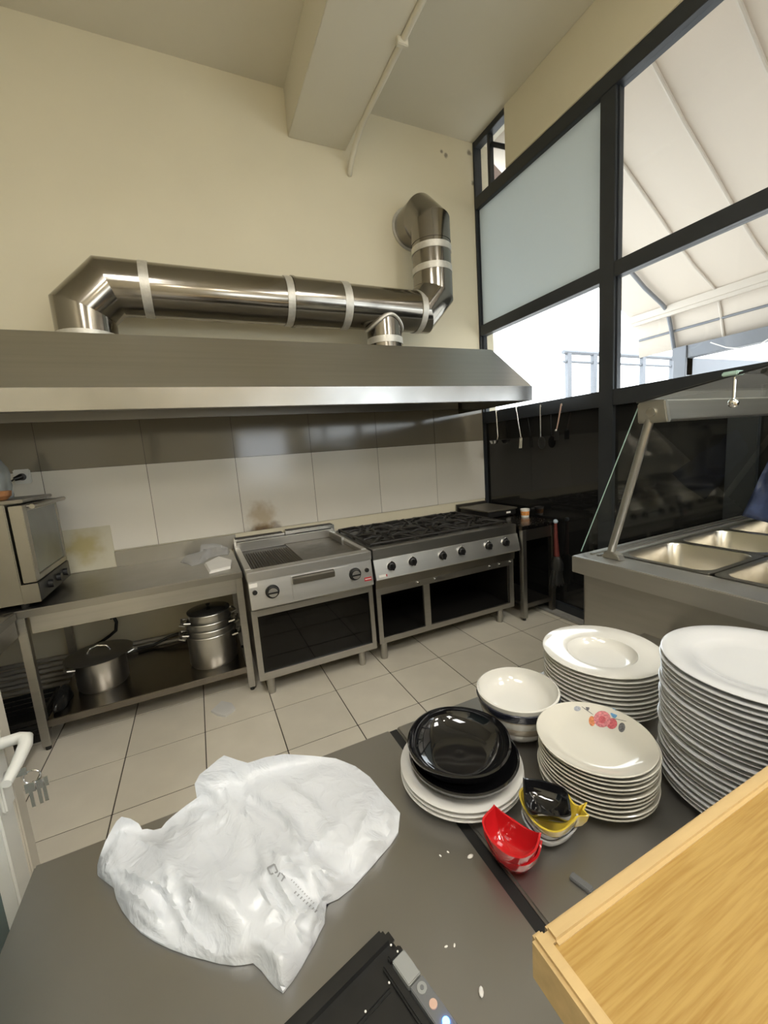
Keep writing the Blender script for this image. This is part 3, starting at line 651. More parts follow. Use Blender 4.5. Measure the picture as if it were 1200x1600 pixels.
# ================================================================== POTS ON THE UNDERSHELF
ZS = .178
def pot(mb, c, r, h, z): return mb.lathe([(.001, 0), (r*.93, 0), (r, .015), (r, h), (r+.006, h+.003), (r+.004, h+.006), (r-.004, h+.002), (r-.004, .02), (.001, .008)], (c[0], c[1], z), 48)
def handles(root, c, r, z, ang, m):
    for s in (0, PI):
        a = ang+s; d = Vector((math.cos(a), math.sin(a), 0)); e = Vector((-d.y, d.x, 0)); C = Vector((c[0], c[1], z))
        part('handle', MB().tube([C+d*r+e*.055, C+d*(r+.035)+e*.05+Vector((0, 0, .008)), C+d*(r+.045), C+d*(r+.035)-e*.05+Vector((0, 0, .008)), C+d*r-e*.055], .007, 8), m, root)
c = (-3.535, -.47); zp = ZS
t = thing('cooking_pot', 'wide steel pot with an oversized flat lid on the undershelf', 'pot', (c[0], c[1], zp))
part('body', pot(MB(), c, .142, .20, zp), POTM, t); handles(t, c, .142, zp+.165, .35, POTM)
ld = part('lid', MB().lathe([(.001, .212), (.17, .207), (.188, .203), (.190, .207), (.172, .215), (.12, .222), (.001, .228)], (c[0]+.0, c[1], zp), 48), mat('lid_steel', (.30, .29, .27), .42, 1., var=.05), t)
ld.rotation_euler = (0, 0, 0)
part('lid_handle', MB().tube([(c[0]-.065, c[1]-.01, zp+.222), (c[0]-.045, c[1]-.01, zp+.25), (c[0], c[1]-.01, zp+.262), (c[0]+.045, c[1]-.01, zp+.25), (c[0]+.065, c[1]-.01, zp+.222)], .006, 8), SILV, ld)
c = (-2.866, -.54); z = ZS
for k, (r, h, dz, lab, hh) in enumerate(((.155, .215, 0, 'large dented aluminium pot at the bottom of the nested pot stack', .185), (.150, .19, .055, 'aluminium pot nested second from the bottom of the pot stack', .175), (.143, .18, .102, 'aluminium pot nested third from the bottom of the pot stack', .16), (.132, .19, .140, 'steel pot with dark glass lid on top of the pot stack', .15))):
    zz = z+dz+.010*k
    cc = (c[0]+random.uniform(-.004, .004), c[1]+random.uniform(-.004, .004)) if k else c
    t = thing('nested_pot', lab, 'pot', (cc[0], cc[1], zz), 'nested pots on the undershelf')
    rr = r-.012*k if k else r
    # each nested pot tapers so that it sits inside the one below
    b = MB().lathe([(.001, 0), (rr*.80 if k else rr*.94, 0), (rr*.86 if k else rr, .02), (r*.985, h*.55 if k else h*.6), (r, h), (r+.006, h+.003), (r+.004, h+.007), (r-.004, h+.002), (r*.965, h*.55), (rr*.82, .02), (.001, .008)], (cc[0], cc[1], zz), 48)
    part('body', b, POTM, t); handles(t, cc, r, zz+hh, -.3+.5*(k % 2), POTM)
    if k == 3:
        l = part('lid', MB().lathe([(.001, h+.012), (r*.6, h+.011), (r*.93, h+.009), (r+.006, h+.007), (r+.006, h+.013), (r*.92, h+.018), (.001, h+.03)], (cc[0], cc[1], zz), 48), mat('smoked_lid', (.03, .028, .026), .08), t)
        part('lid_knob', MB().lathe([(.001, h+.03), (.008, h+.03), (.016, h+.05), (.001, h+.055)], (cc[0], cc[1], zz), 16), BLKPL, l)

# conduits and hose under the bench
GREYC = mat('grey_conduit', (.36, .34, .30), .45, var=.15, vscale=10)
for k in range(6):
    z0 = .262-.038*k; y = -.030-.012*(k % 2)
    pts = [(RX0+.02, y, z0+.01), (-3.9, y, z0-.012), (-3.4, y, z0-.032+.004*math.sin(k)), (-3.0, y, z0-.04), (-2.64, y, z0-.036)]
    solo('wall_conduit', MB().tube(pts, .0155, 10), GREYC, ['topmost grey conduit on the wall under the bench', 'second grey conduit from the top of the bundle under the bench', 'third grey conduit from the top of the bundle under the bench', 'fourth grey conduit from the top of the bundle under the bench', 'fifth grey conduit from the top of the bundle under the bench', 'lowest grey conduit of the bundle under the bench'][k],
         'conduit', (-3.3, y, z0), 'conduits on the wall under the workbench')
ho = [PY(p, -.06) for p in ((172, 966), (178, 964), (182, 972), (181, 985), (172, 993), (158, 1003), (140, 1012))]
solo('gas_hose', MB().tube(ho, .011, 10), BLKPL, 'short black hose curling out of the wall above the lidded pot', 'hose', tuple(ho[-1]))
ho = [PY(p, -.075) for p in ((215, 1013), (240, 1008), (262, 996), (285, 988), (310, 980))]
solo('black_cable', MB().tube(ho, .010, 10), BLKPL, 'black cable clipped to the wall running behind the pot stack', 'cable', tuple(ho[0]))

# dark bags under the side bench
def lump(name, label, cat, c, s, m, seed, z0, sq=2.6):
    mb = MB(); n, k = 28, 14; vs = []
    for i in range(k+1):
        for j in range(n):
            a, b = -PI/2+PI*i/k, 2*PI*j/n
            v = Vector((math.cos(a)*math.cos(b), math.cos(a)*math.sin(b), math.sin(a)))
            q = v*(1+.28*noise.noise(v*1.7+Vector((seed, 0, 0)))+.10*noise.noise(v*5+Vector((0, seed, 0))))
            z = q.z*s[2]
            vs.append((c[0]+q.x*s[0], c[1]+q.y*s[1], max(z0, c[2]+z)))
    fs = [(i*n+j, i*n+(j+1) % n, (i+1)*n+(j+1) % n, (i+1)*n+j) for i in range(k) for j in range(n)]
    mb.add(vs, fs); return solo(name, mb, m, label, cat, (c[0], c[1], z0), smooth=60)
BINB = mat('black_bin_film', (.010, .010, .010), .28, bump=.5, bscale=30)
lump('rubbish_bag', 'black rubbish bag slumped under the side workbench', 'bag', (-4.15, -1.05, .30), (.26, .20, .17), BINB, 3.1, .166)
lump('rubbish_bag', 'flat black plastic bag lying on the left end of the undershelf', 'bag', (-3.715-.01, -.60, .20), (.035, .13, .06), BINB, 8.7, .179)
cr = thing('black_crate', 'black slatted plastic crate on the floor behind the bench leg', 'crate', (-3.95, -.62, 0))
for k in range(4): part('slat', MB().box(-4.2, -3.83, -.66, -.645, .02+k*.032, .044+k*.032).box(-4.2, -3.83, -.28, -.265, .02+k*.032, .044+k*.032).box(-4.2, -4.185, -.645, -.28, .02+k*.032, .044+k*.032).box(-3.845, -3.83, -.645, -.28, .02+k*.032, .044+k*.032), BLKPL, cr)
part('base', MB().box(-4.2, -3.83, -.66, -.265, 0, .02).box(-4.2, -4.185, -.66, -.645, .02, .132).box(-3.845, -3.83, -.66, -.645, .02, .132).box(-4.2, -4.185, -.28, -.265, .02, .132).box(-3.845, -3.83, -.28, -.265, .02, .132), BLKPL, cr)

# napkin and clear bag on the bench
a = [PZ(p, ZB+.004) for p in ((319, 882), (341, 871), (362, 877), (360, 888), (327, 896))]
nv = MB(); n = len(a)
for lz, sc in ((0, 1.0), (.007, .98), (.009, .985), (.016, .93)):
    ce = sum(a, Vector())/n; nv.v += [tuple(ce+(p-ce)*sc+Vector((.004*(lz > .008), 0, lz-.003))) for p in a]
nv.f = [tuple(range(n-1, -1, -1)), tuple(range(3*n, 4*n))]+[(l*n+i, l*n+(i+1) % n, (l+1)*n+(i+1) % n, (l+1)*n+i) for l in range(3) for i in range(n)]
solo('paper_napkins', nv, PAPER, 'folded white paper napkins on the steel bench by the griddle', 'napkin', (ce.x, ce.y, ZB))
def film_bag(name, label, outline, m, zb, hmax, step, seed, ymax=None, thick=None, amp=.010, print_=None):
    poly = [Vector(p) for p in outline]
    def inside(p):
        r = False; j = len(poly)-1
        for i in range(len(poly)):
            a, b = poly[i], poly[j]
            if (a.y > p.y) != (b.y > p.y) and p.x < (b.x-a.x)*(p.y-a.y)/(b.y-a.y)+a.x: r = not r
            j = i
        return r
    def dist(p):
        best = 1e9
        for i in range(len(poly)):
            a, b = poly[i-1], poly[i]; ab = b-a; t = max(0, min(1, (p-a).dot(ab)/max(1e-9, ab.dot(ab)))); best = min(best, (p-a-ab*t).length)
        return best
    ring = []
    for i in range(len(poly)):
        a, b = poly[i], poly[(i+1) % len(poly)]; k = max(1, int((b-a).length/step))
        for q in range(k): ring.append(a+(b-a)*q/k)
    nr = len(ring); pts = list(ring)
    xs = [p.x for p in poly]; yy = [p.y for p in poly]
    y = min(yy); row = 0
    while y < max(yy):
        x = min(xs)+(row % 2)*step/2
        while x < max(xs):
            p = Vector((x+random.uniform(-.15, .15)*step, y+random.uniform(-.15, .15)*step))
            if inside(p) and dist(p) > step*.6: pts.append(p)
            x += step
        y += step*.87; row += 1
    res = delaunay_2d_cdt(pts, [(i, (i+1) % nr) for i in range(nr)], [], 1, 1e-4)
    V2, F = res[0], res[2]
    SC_ = step/6.5
    def height(p):
        d = dist(p); s = 40/step*0+1
        e = Vector((p.x*.012+seed, p.y*.012, seed*1.3)); e2 = Vector((p.x*.035, p.y*.035+seed, 4.2))
        lob = .78+.5*noise.noise(e)
        wx = 14*noise.noise(Vector((p.x*.010, p.y*.010, seed+3))); 
        u = (p.x*.80-p.y*.60)+wx*2; v = (p.x*.60+p.y*.80)+wx*3
        cr_ = max(0, 1-abs(noise.noise(Vector((u*.016/SC_, v*.006/SC_, seed))))*5)
        dd = noise.voronoi(Vector((u*.022/SC_, v*.013/SC_, seed)))[0]; rg = max(0, .35+noise.noise(Vector((p.x*.009, p.y*.009, seed+5)))*1.5)
        cr2 = (max(0, 1-(dd[1]-dd[0])*2.6)**1.5*1.1-.5*min(1, dd[0]))*rg
        edge = 1-math.exp(-d/(step*5.5))
        return max(.0025, hmax*edge*lob+amp*min(1, d/(step*2))*(cr_*.8+cr2*1.5))
    def place(p):
        h = height(p); q = PZ(p, zb+.002+h)
        if ymax is not None:
            kk = .018; ys_ = -kk*math.log(math.exp(-(q.y-ymax)/kk)+1)+ymax if q.y-ymax < .4 else ymax-1e-4
            ys_ += .003*noise.noise(Vector((p.x*.03, p.y*.03, 0)))
            if q.y-ymax > -.08: q = PY(p, ys_); q.z = max(q.z, zb+.003)
        return q
    top = [place(p) for p in V2]
    if thick: bot = [Vector((t.x, t.y, max(zb+.0012, t.z-thick))) for t in top]
    else: bot = [Vector((t.x, t.y, zb+.0012)) for t in top]
    n = len(top); fs = [tuple(f) for f in F]+[tuple(n+i for i in reversed(f)) for f in F]
    cnt = {}
    for f in F:
        for i in range(len(f)):
            e = (f[i], f[(i+1) % len(f)]); cnt[e] = cnt.get(e, 0)+1
    for (i, j) in cnt:
        if (j, i) not in cnt: fs.append((j, i, n+i, n+j))
    mb = MB(); mb.add(top+bot, fs)
    c = sum(top, Vector())/n
    o = solo(name, mb, m, label, 'bag', (c.x, c.y, zb), smooth=50)
    return o, place
film_bag('clear_bag', 'crumpled clear plastic bag on the steel bench behind the napkins', [(282, 878), (290, 868), (312, 862), (314, 851), (335, 849), (345, 851), (356, 856), (359, 861), (357, 866), (343, 867), (328, 871), (314, 880), (300, 884), (290, 880)], FILM, ZB, .085, 3.5, 2.2, ymax=-.05, amp=.014)
hp = [PZ(p, ZB+.02) for p in ((352, 862), (362, 857), (368, 862), (367, 868), (358, 868))]
# scrap on the floor
a = [PZ(p, .002) for p in ((330, 1113), (347, 1099), (362, 1101), (368, 1110), (353, 1121), (340, 1119))]
nv = MB(); ce = sum(a, Vector())/6; nv.add([tuple(p) for p in a]+[tuple(p+Vector((0, 0, .012+.006*(i % 2)))) for i, p in enumerate(a)]+[tuple(ce+Vector((0, 0, .02)))], [(5, 4, 3, 2, 1, 0)]+[(i, (i+1) % 6, 6+(i+1) % 6, 6+i) for i in range(6)]+[(6+i, 6+(i+1) % 6, 12) for i in range(6)])
solo('film_scrap', nv, thin_glass('scrap_film', (.95, .95, .94), .9, .75), 'scrap of clear plastic lying on the floor tiles', 'litter', (ce.x, ce.y, 0))

# ================================================================== FOREGROUND TABLES
ZT = .85
def steel_table(name, label, x0, x1, y0, y1, m):
    t = thing(name, label, 'table', ((x0+x1)/2, (y0+y1)/2, 0))
    part('worktop', MB().box(x0, x1, y0, y1, ZT-.04, ZT), m, t, bevel=.004)
    for lx in (x0+.05, x1-.05):
        for ly in (y0+.05, y1-.05): leg(lx, ly, 0, ZT-.04, root=t)
    part('undershelf', MB().box(x0+.08, x1-.08, y0+.03, y1-.03, .2, .23), STEELD, t)
    return t
TOPM = mat('table_steel', (.39, .38, .36), .40, 1., var=.05, vscale=2.5, rvar=.06, bscale=7)
t1 = steel_table('prep_table', 'brushed steel prep table under the white plastic bag', -3.176, -2.463, -3.40, -2.667, TOPM)
t2 = steel_table('dish_table', 'brushed steel table carrying the stacks of plates', -2.443, -1.47, -3.36, -2.667, TOPM)
solo('joint_strip', MB().box(-2.463, -2.443, -3.36, -2.668, ZT-.035, ZT-.006), RUBBER, 'black rubber strip in the gap between the two foreground tables', 'joint strip', (-2.453, -3.0, ZT-.035))
# crumbs
for k, px in enumerate(((735, 1340), (752, 1552), (700, 1332), (697, 1480), (710, 1478), (688, 1338))):
    q = PZ(px, ZT); r = .004 if k < 2 else .0018
    mb = MB().ball((q.x, q.y, ZT+r*.6), r, 8, .6); mb.xf(Matrix.Translation(q) @ Matrix.Rotation(k, 4, 'Z') @ Matrix.Diagonal((1.5, .8, 1, 1)) @ Matrix.Translation(-q))
    solo('crumb', mb, PAPER, 'white crumb of food on the prep table', 'crumb', (q.x, q.y, ZT), 'crumbs on the prep table')
q0, q1 = PZ((892, 1370), ZT), PZ((925, 1395), ZT)
dv = (q1-q0).normalized(); nn = Vector((-dv.y, dv.x, 0))*.006
mb = MB(); mb.hexa([q0-nn, q1-nn, q1+nn, q0+nn], [p+Vector((0, 0, .006)) for p in (q0-nn, q1-nn, q1+nn, q0+nn)])
solo('dark_clip', mb, GREYP, 'small dark plastic clip on the dish table by the wooden ledge', 'clip', (q0.x, q0.y, ZT), bevel=.001)

# white bag
OUT = [(350, 1180), (370, 1187), (387, 1192), (415, 1183), (445, 1178), (490, 1181), (525, 1185), (555, 1197), (578, 1214), (595, 1235), (612, 1254), (625, 1270), (622, 1300), (610, 1318), (595, 1335), (572, 1362), (550, 1385), (528, 1402), (510, 1410), (508, 1425), (507, 1440), (498, 1458), (490, 1475), (480, 1492), (470, 1510), (457, 1530), (442, 1549), (430, 1541), (420, 1530), (408, 1514), (395, 1502), (380, 1505), (365, 1506), (342, 1503), (320, 1497), (292, 1490), (265, 1480), (240, 1468), (220, 1455), (203, 1438), (190, 1420), (181, 1402), (177, 1385), (163, 1374), (152, 1365), (152, 1352), (155, 1340), (164, 1316), (175, 1295), (182, 1283), (190, 1276), (204, 1279), (217, 1287), (222, 1296), (230, 1295), (240, 1297), (252, 1294), (260, 1284), (270, 1275), (290, 1259), (310, 1245), (315, 1240), (308, 1232), (304, 1225), (312, 1210), (325, 1200), (340, 1187)]
wbag, bagp = film_bag('plastic_bag', 'crumpled white plastic carrier bag lying on the prep table', OUT, BAGM, ZT, .050, 6.5, 5.3, ymax=-2.70, amp=.009)
INK = mat('grey_ink', (.32, .33, .34), .6)
ink = MB()
def stroke(pts, wd=1.6):
    for a, b in zip(pts[:-1], pts[1:]):
        a, b = Vector(a), Vector(b); d = (b-a); L_ = d.length
        if L_ < .1: continue
        d /= L_; nv_ = Vector((-d.y, d.x))*wd/2
        qs = [bagp(p)*1.0 for p in (a-nv_, b-nv_, b+nv_, a+nv_)]
        up = Vector((0, 0, .0022)); ink.add([p+up for p in qs], [(0, 1, 2, 3)])
for (cx, cy) in ((427, 1360),):
    tri = [(cx-9, cy-2), (cx+2, cy-8), (cx+7, cy+4), (cx-4, cy+8), (cx-9, cy-2)]; stroke(tri, 2.6)
stroke([(438, 1365), (434, 1372)], 2.2); stroke([(445, 1370), (440, 1379)], 2.2); stroke([(440, 1366), (446, 1374)], 1.6)
for k in range(11): x, y = 455+k*3.4, 1378+k*3.6; stroke([(x, y), (x+2.0, y-2.2)], 1.2)
for k in range(8): x, y = 460+k*4.6, 1398+k*4.2; stroke([(x, y), (x+3.2, y-3.4)], 2.2)
part('bag_print', ink, INK, wbag, label='small grey recycling print')

# ================================================================== CROCKERY
def plate_profile(R_, h, well, wd, th=.0045, foot=.5):
    """flat dish: foot ring, underside, rim, upper face with a well"""
    return [(.001, .004), (R_*foot-.008, .004), (R_*foot-.006, 0), (R_*foot, 0), (R_*foot+.004, .004), (R_*well, h*.30), (R_*.98, h-th*.6), (R_, h-th*.3), (R_, h), (R_*.985, h+.0008), (R_*(well+.03), h-wd*.25), (R_*well, h-wd*.55), (R_*(well-.10), h-wd*.95+.0), (R_*(well-.16), h-wd), (.001, h-wd)]
def stack(name, labs, cat, grp, prof, c, n, dz, m, z0, jit=.0025, seg=64, wob=None):
    me = mesh_of(MB().lathe(prof, (0, 0, 0), seg, wob), name, smooth=40); me.materials.append(m)
    out = []
    for k in range(n):
        o = bpy.data.objects.new(name, me); COL.objects.link(o)
        j = jit if k else 0
        o.location = (c[0]+random.uniform(-j, j), c[1]+random.uniform(-j, j), z0+k*dz); o.rotation_euler.z = random.uniform(0, 6)
        o['label'] = labs[1] if k == n-1 else (labs[2] if k == 0 else labs[0]); o['category'] = cat; o['group'] = grp
        out.append(o)
    return out
z0 = ZT+.0005
big = stack('dinner_plate', ('large white plate inside the tallest stack on the dish table', 'large white plate on top of the tallest plate stack', 'lowest large white plate of the tallest stack'), 'plate', 'large white plates in the tallest stack',
            plate_profile(.152, .022, .66, .012), (-1.936, -3.180), 25, .0102, CERG, z0)
soup = stack('soup_plate', ('wide rimmed white soup plate inside the stack by the serving counter', 'wide rimmed white soup plate on top of its stack', 'lowest wide rimmed soup plate of its stack'), 'plate', 'wide rimmed soup plates',
             plate_profile(.143, .034, .55, .026, foot=.34), (-1.918, -2.846), 11, .0108, CERW, z0)
flp = [(.001, .004), (.045, .004), (.047, 0), (.052, 0), (.056, .004), (.085, .010), (.104, .0195), (.107, .0222), (.1072, .0238), (.1055, .0245), (.098, .0205), (.088, .0155), (.078, .0115), (.070, .0092), (.062, .0082), (.001, .008)]
flo = stack('rose_plate', ('cream plate inside the stack below the rose printed plate', 'cream plate with a printed rose on top of its stack', 'lowest cream plate of the rose plate stack'), 'plate', 'cream plates under the rose plate',
            flp, (-2.171, -3.026), 11, .0086, CERC, z0, .003)
# printed rose on the topmost cream plate
tp = flo[-1]; tp.rotation_euler.z = 0; TP = Vector(tp.location)
up_prof = sorted([(r, z) for r, z in flp[9:]])
def surf(r):
    for (r0, za_), (r1, zb_) in zip(up_prof[:-1], up_prof[1:]):
        if r0 <= r <= r1: return za_+(zb_-za_)*(r-r0)/max(1e-9, r1-r0)
    return up_prof[-1][1]
def decal(name, m, centre_px, rx_px, ry_px, ang=0, lay=0):
    mb = MB(); vs = []
    def P(u, v):
        px = (centre_px[0]+u, centre_px[1]+v); q = PZ(px, TP.z+.018)
        for _ in range(6):
            r = math.hypot(q.x-TP.x, q.y-TP.y); q = PZ(px, TP.z+surf(min(r, .1050)))
        return (q.x, q.y, q.z+.0005+lay*.0002)
    n, rn = 16, 3; ca, sa = math.cos(ang), math.sin(ang)
    vs.append(P(0, 0))
    for i in range(1, rn+1):
        for k in range(n):
            a = 2*PI*k/n; u = rx_px*i/rn*math.cos(a); v = ry_px*i/rn*math.sin(a); vs.append(P(u*ca-v*sa, u*sa+v*ca))
    fs = [(0, 1+k, 1+(k+1) % n) for k in range(n)]
    for i in range(rn-1):
        for k in range(n): fs.append((1+i*n+k, 1+(i+1)*n+k, 1+(i+1)*n+(k+1) % n, 1+i*n+(k+1) % n))
    mb.add(vs, fs); BASE[tp.name] = TP; part(name, mb, m, tp, smooth=60)
ROSE = mat('rose_print', (.55, .20, .22), .2, var=.45, vscale=260); ROSE2 = mat('rose_print_dark', (.48, .11, .13), .2, var=.4, vscale=300)
LEAFG = mat('leaf_print_grey', (.14, .14, .15), .2, var=.5, vscale=300); LEAFB = mat('leaf_print_blue', (.12, .28, .48), .2, var=.3, vscale=200); LEAFO = mat('leaf_print_orange', (.58, .22, .10), .2, var=.4, vscale=200)
decal('printed_rose', ROSE, (941, 1124), 13.5, 13, .3, 1); decal('printed_rose', ROSE2, (956, 1131), 8.5, 8.5, 0, 0); decal('printed_rose', ROSE2, (941, 1125), 5.5, 6, 0, 2)
decal('printed_leaf', LEAFO, (925, 1127), 5.0, 8, -.1); decal('printed_leaf', LEAFB, (959, 1114.5), 5, 8, -.3); decal('printed_leaf', LEAFG, (971.5, 1137), 5.4, 7.5, .1)
decal('printed_leaf', LEAFG, (918, 1104), 3.2, 6.5, -.1); decal('printed_leaf', mat('leaf_print_pale', (.34, .36, .40), .2, var=.4, vscale=300), (902, 1107.5), 5.5, 4, .1)
decal('printed_stem', LEAFG, (917, 1110), 13, .6, .62); decal('printed_stem', LEAFG, (968, 1125), 12, .5, .22)

# bowls
def bowl_profile(R_, h, foot=.42, th=.004):
    pts = []
    for i in range(9):
        a = i/8*PI/2; pts.append((R_*foot+(R_-R_*foot)*math.sin(a)**.9, .006+(h-.006)*(1-math.cos(a))))
    inner = [(max(.001, r-th), z+th*.4) for r, z in reversed(pts[1:])]
    return [(.001, .004), (R_*foot-.006, .004), (R_*foot-.004, 0), (R_*foot, 0)]+pts+[(R_-th*.5, h+.001)]+inner+[(.001, .010)]
bc = (-2.188, -2.826)
specs = [(.080, .050, CERW, 'white bowl at the bottom of the small bowl stack'), (.086, .050, CERB, 'brown banded bowl second from the bottom of the bowl stack'), (.089, .050, CERW, 'white bowl third from the bottom of the bowl stack'), (.091, .050, CERB, 'brown banded bowl under the navy bowl in the bowl stack'),
         (.0962, .050, CERN, 'dark navy bowl second from the top of the bowl stack'), (.0952, .050, CERW, 'cream white bowl on top of the small bowl stack')]
zz = z0
for k, (r, h, m, lab) in enumerate(specs):
    o = solo('bowl', MB().lathe(bowl_profile(r, h, .5 if k == 0 else .40), (bc[0], bc[1], zz), 48), m, lab, 'bowl', (bc[0], bc[1], zz), 'small nested bowls')
    zz += .0118
# flat matte plates with black bowls
fc = (-2.392, -2.876)
flat = stack('flat_plate', ('matte white flat plate in the middle of three under the black bowls', 'top matte white flat plate carrying the black bowls', 'lowest of three matte white flat plates under the black bowls'), 'plate', 'matte white flat plates',
             plate_profile(.127, .0165, .80, .006, foot=.66), fc, 3, .0095, CERM, z0, .0015)
zf = z0+2*.0095+.0165-.006
wb1 = lambda a: .012*math.cos(4*a)
solo('black_bowl', MB().lathe(bowl_profile(.113, .030, .45), (fc[0]+.004, fc[1]-.014+.008, zf+.0005), 64), CERK, 'wide shallow black bowl beneath the glossy black bowl', 'bowl', (fc[0]+.004, fc[1]-.006, zf), 'black bowls')
solo('black_bowl', MB().lathe(bowl_profile(.108, .046, .40), (fc[0]+.002, fc[1]+.006, zf+.008), 64, wb1), CERK, 'glossy black bowl on top of the matte white plates', 'bowl', (fc[0]+.002, fc[1]+.006, zf+.008), 'black bowls')

# small shaped sauce dishes
def dish(name, label, px, zr, zb_, m, grp=None, bs=.5, tip=(), lift=.006, th=.0035, shift=(0, 0), thing_off=None):
    pts = [PZ(p, zr) for p in px]; n0 = len(pts)
    # smooth resample (Catmull-Rom), sharp at the tips
    ring = []; zz_ = []
    for i in range(n0):
        p0, p1, p2, p3 = pts[i-1], pts[i], pts[(i+1) % n0], pts[(i+2) % n0]
        if i in tip: p0 = p1
        if (i+1) % n0 in tip: p3 = p2
        for k in range(5):
            t = k/5
            q = .5*((2*p1)+(p2-p0)*t+(2*p0-5*p1+4*p2-p3)*t*t+(3*p1-p0-3*p2+p3)*t**3)
            wgt = (1-t if i in tip else 0)+(t if (i+1) % n0 in tip else 0)
            ring.append(q); zz_.append(lift*wgt**2)
    c = sum(ring, Vector())/len(ring); c = Vector((c.x+shift[0], c.y+shift[1], 0)); n = len(ring)
    lay = []
    H_ = zr-zb_
    for s, f in ((bs*.9, 0), (bs, 0), (bs+(1-bs)*.55, .28), (bs+(1-bs)*.85, .62), (1, 1)):
        lay.append([Vector((c.x+(p.x-c.x)*s, c.y+(p.y-c.y)*s, zb_+H_*f+zl*f)) for p, zl in zip(ring, zz_)])
    for s, f in ((1, 1), (bs+(1-bs)*.85, .62), (bs+(1-bs)*.55, .30), (bs, .10), (bs*.5, .07), (.02, .06)):
        lay.append([Vector((c.x+(p.x-c.x)*s-(p.x-c.x)/max(1e-6, (p-c).to_2d().length)*th*(s > .1), c.y+(p.y-c.y)*s-(p.y-c.y)/max(1e-6, (p-c).to_2d().length)*th*(s > .1), zb_+H_*f+zl*f)) for p, zl in zip(ring, zz_)])
    vs = [v for l in lay for v in l]; fs = [tuple(range(n-1, -1, -1))]
    for l in range(len(lay)-1):
        for k in range(n): fs.append((l*n+k, l*n+(k+1) % n, (l+1)*n+(k+1) % n, (l+1)*n+k))
    fs.append(tuple((len(lay)-1)*n+k for k in range(n)))
    mb = MB(); mb.add(vs, fs)
    return solo(name, mb, m, label, 'dish', (c.x, c.y, zb_), grp, smooth=50)
red = [(772, 1261), (760, 1270), (753, 1284), (764, 1310), (790, 1334), (817, 1341), (838, 1328), (846, 1306), (822, 1293), (798, 1277)]
low = [(x+2, y+12) for x, y in red]
dish('sauce_dish', 'lower red pointed sauce dish under its twin', low, .887, .8505, CERR, 'small red sauce dishes', .5, (0, 7))
dish('sauce_dish', 'upper red pointed sauce dish stacked on its twin', red, .904, .862, CERR, 'small red sauce dishes', .5, (0, 7))
wh = [(815, 1252), (818, 1270), (832, 1290), (848, 1303), (866, 1306), (888, 1297), (903, 1280), (900, 1262), (885, 1246), (850, 1236), (828, 1238)]
dish('sauce_dish', 'lower small white sauce dish under the yellow fish dish', [(x, y+11) for x, y in wh], .876, .8505, CERG, 'small white sauce dishes', .5)
dish('sauce_dish', 'upper small white sauce dish under the yellow fish dish', wh, .890, .861, CERG, 'small white sauce dishes', .5)
ye = [(811, 1244), (820, 1266), (838, 1288), (860, 1300), (880, 1298), (898, 1283), (905, 1276), (921, 1276), (913, 1267), (918, 1255), (905, 1259), (895, 1252), (884, 1236), (860, 1226), (832, 1224), (814, 1232)]
dish('fish_dish', 'yellow fish shaped sauce dish with a tail', ye, .906, .874, CERY, None, .5, (7, 8, 9), .002)
bk = [(817, 1217), (818, 1240), (823, 1262), (850, 1273), (878, 1277), (893, 1276), (890, 1252), (883, 1232), (855, 1221), (835, 1217)]
dish('leaf_dish', 'small black leaf shaped dish on top of the yellow fish dish', bk, .926, .898, CERK, None, .55, (0, 5), .003)

# ================================================================== WOODEN LEDGE
zw = 1.17
cn = PZ((827, 1460), zw)
ld = thing('wooden_ledge', 'bamboo serving ledge with a raised rim beside the plates', 'ledge', (cn.x+.5, cn.y-.15, 0))
wx0, wx1, wy1, wy0, th = cn.x, -1.0, cn.y, -3.85, .036
part('board', MB().box(wx0+.010, wx1, wy0, wy1-.010, zw-th, zw-.004), BAMBOO, ld, bevel=.002)
part('rim', MB().box(wx0, wx0+.013, wy0, wy1, zw-th-.003, zw), BAMBOOR, ld, bevel=.003)
part('rim', MB().box(wx0+.013, wx1, wy1-.014, wy1, zw-th-.003, zw), BAMBOOR, ld, bevel=.003)
part('support_panel', MB().box(wx0+.12, wx1, -3.50, -3.46, 0, zw-th), mat('counter_panel', (.20, .16, .11), .5), ld)

# ================================================================== RECEIPT PRINTER
zp = .905
A, B_, C_ = PZ((600, 1436), zp), PZ((428, 1588), zp), PZ((735, 1615), zp)
ex = (B_-A).normalized(); ey = Vector((-ex.y, ex.x, 0));
if ey.dot(C_-A) < 0: ey = -ey
rt = Matrix.Rotation(math.radians(2.6)*(-1 if ex.cross(ey).z < 0 else 1), 3, 'Z'); ex = rt @ ex; ey = rt @ ey
wl, dl = .166, .19
def dp(u, v, z): return A+ex*u+ey*v+Vector((0, 0, z-A.z))
pr = thing('receipt_printer', 'black receipt printer with a grey button strip and blue light', 'printer', (A.x, A.y, ZT))
def dbox(u0, u1, v0, v1, z0_, z1_):
    mb = MB(); mb.hexa([dp(u0, v0, z0_), dp(u1, v0, z0_), dp(u1, v1, z0_), dp(u0, v1, z0_)], [dp(u0, v0, z1_), dp(u1, v0, z1_), dp(u1, v1, z1_), dp(u0, v1, z1_)]); return mb
part('body', dbox(0, wl, 0, dl, ZT, zp-.008), BLKPL, pr, bevel=.012)
part('back_cover', dbox(.001, wl-.001, .001, .032, zp-.02, zp), BLKPL, pr, bevel=.009)
part('side_wall', dbox(.024, .034, .038, dl, zp-.02, zp-.002), BLKPL, pr, bevel=.002)
part('paper_lid', dbox(.036, wl-.004, .044, .062, zp-.02, zp-.004), BLKPL, pr, bevel=.003)
part('paper_lid', dbox(.036, wl-.004, .066, dl, zp-.02, zp-.003), BLKPL, pr, bevel=.003)
part('corner_block', dbox(.002, .023, .034, .043, zp-.02, zp-.001), BLKPL, pr, bevel=.002)
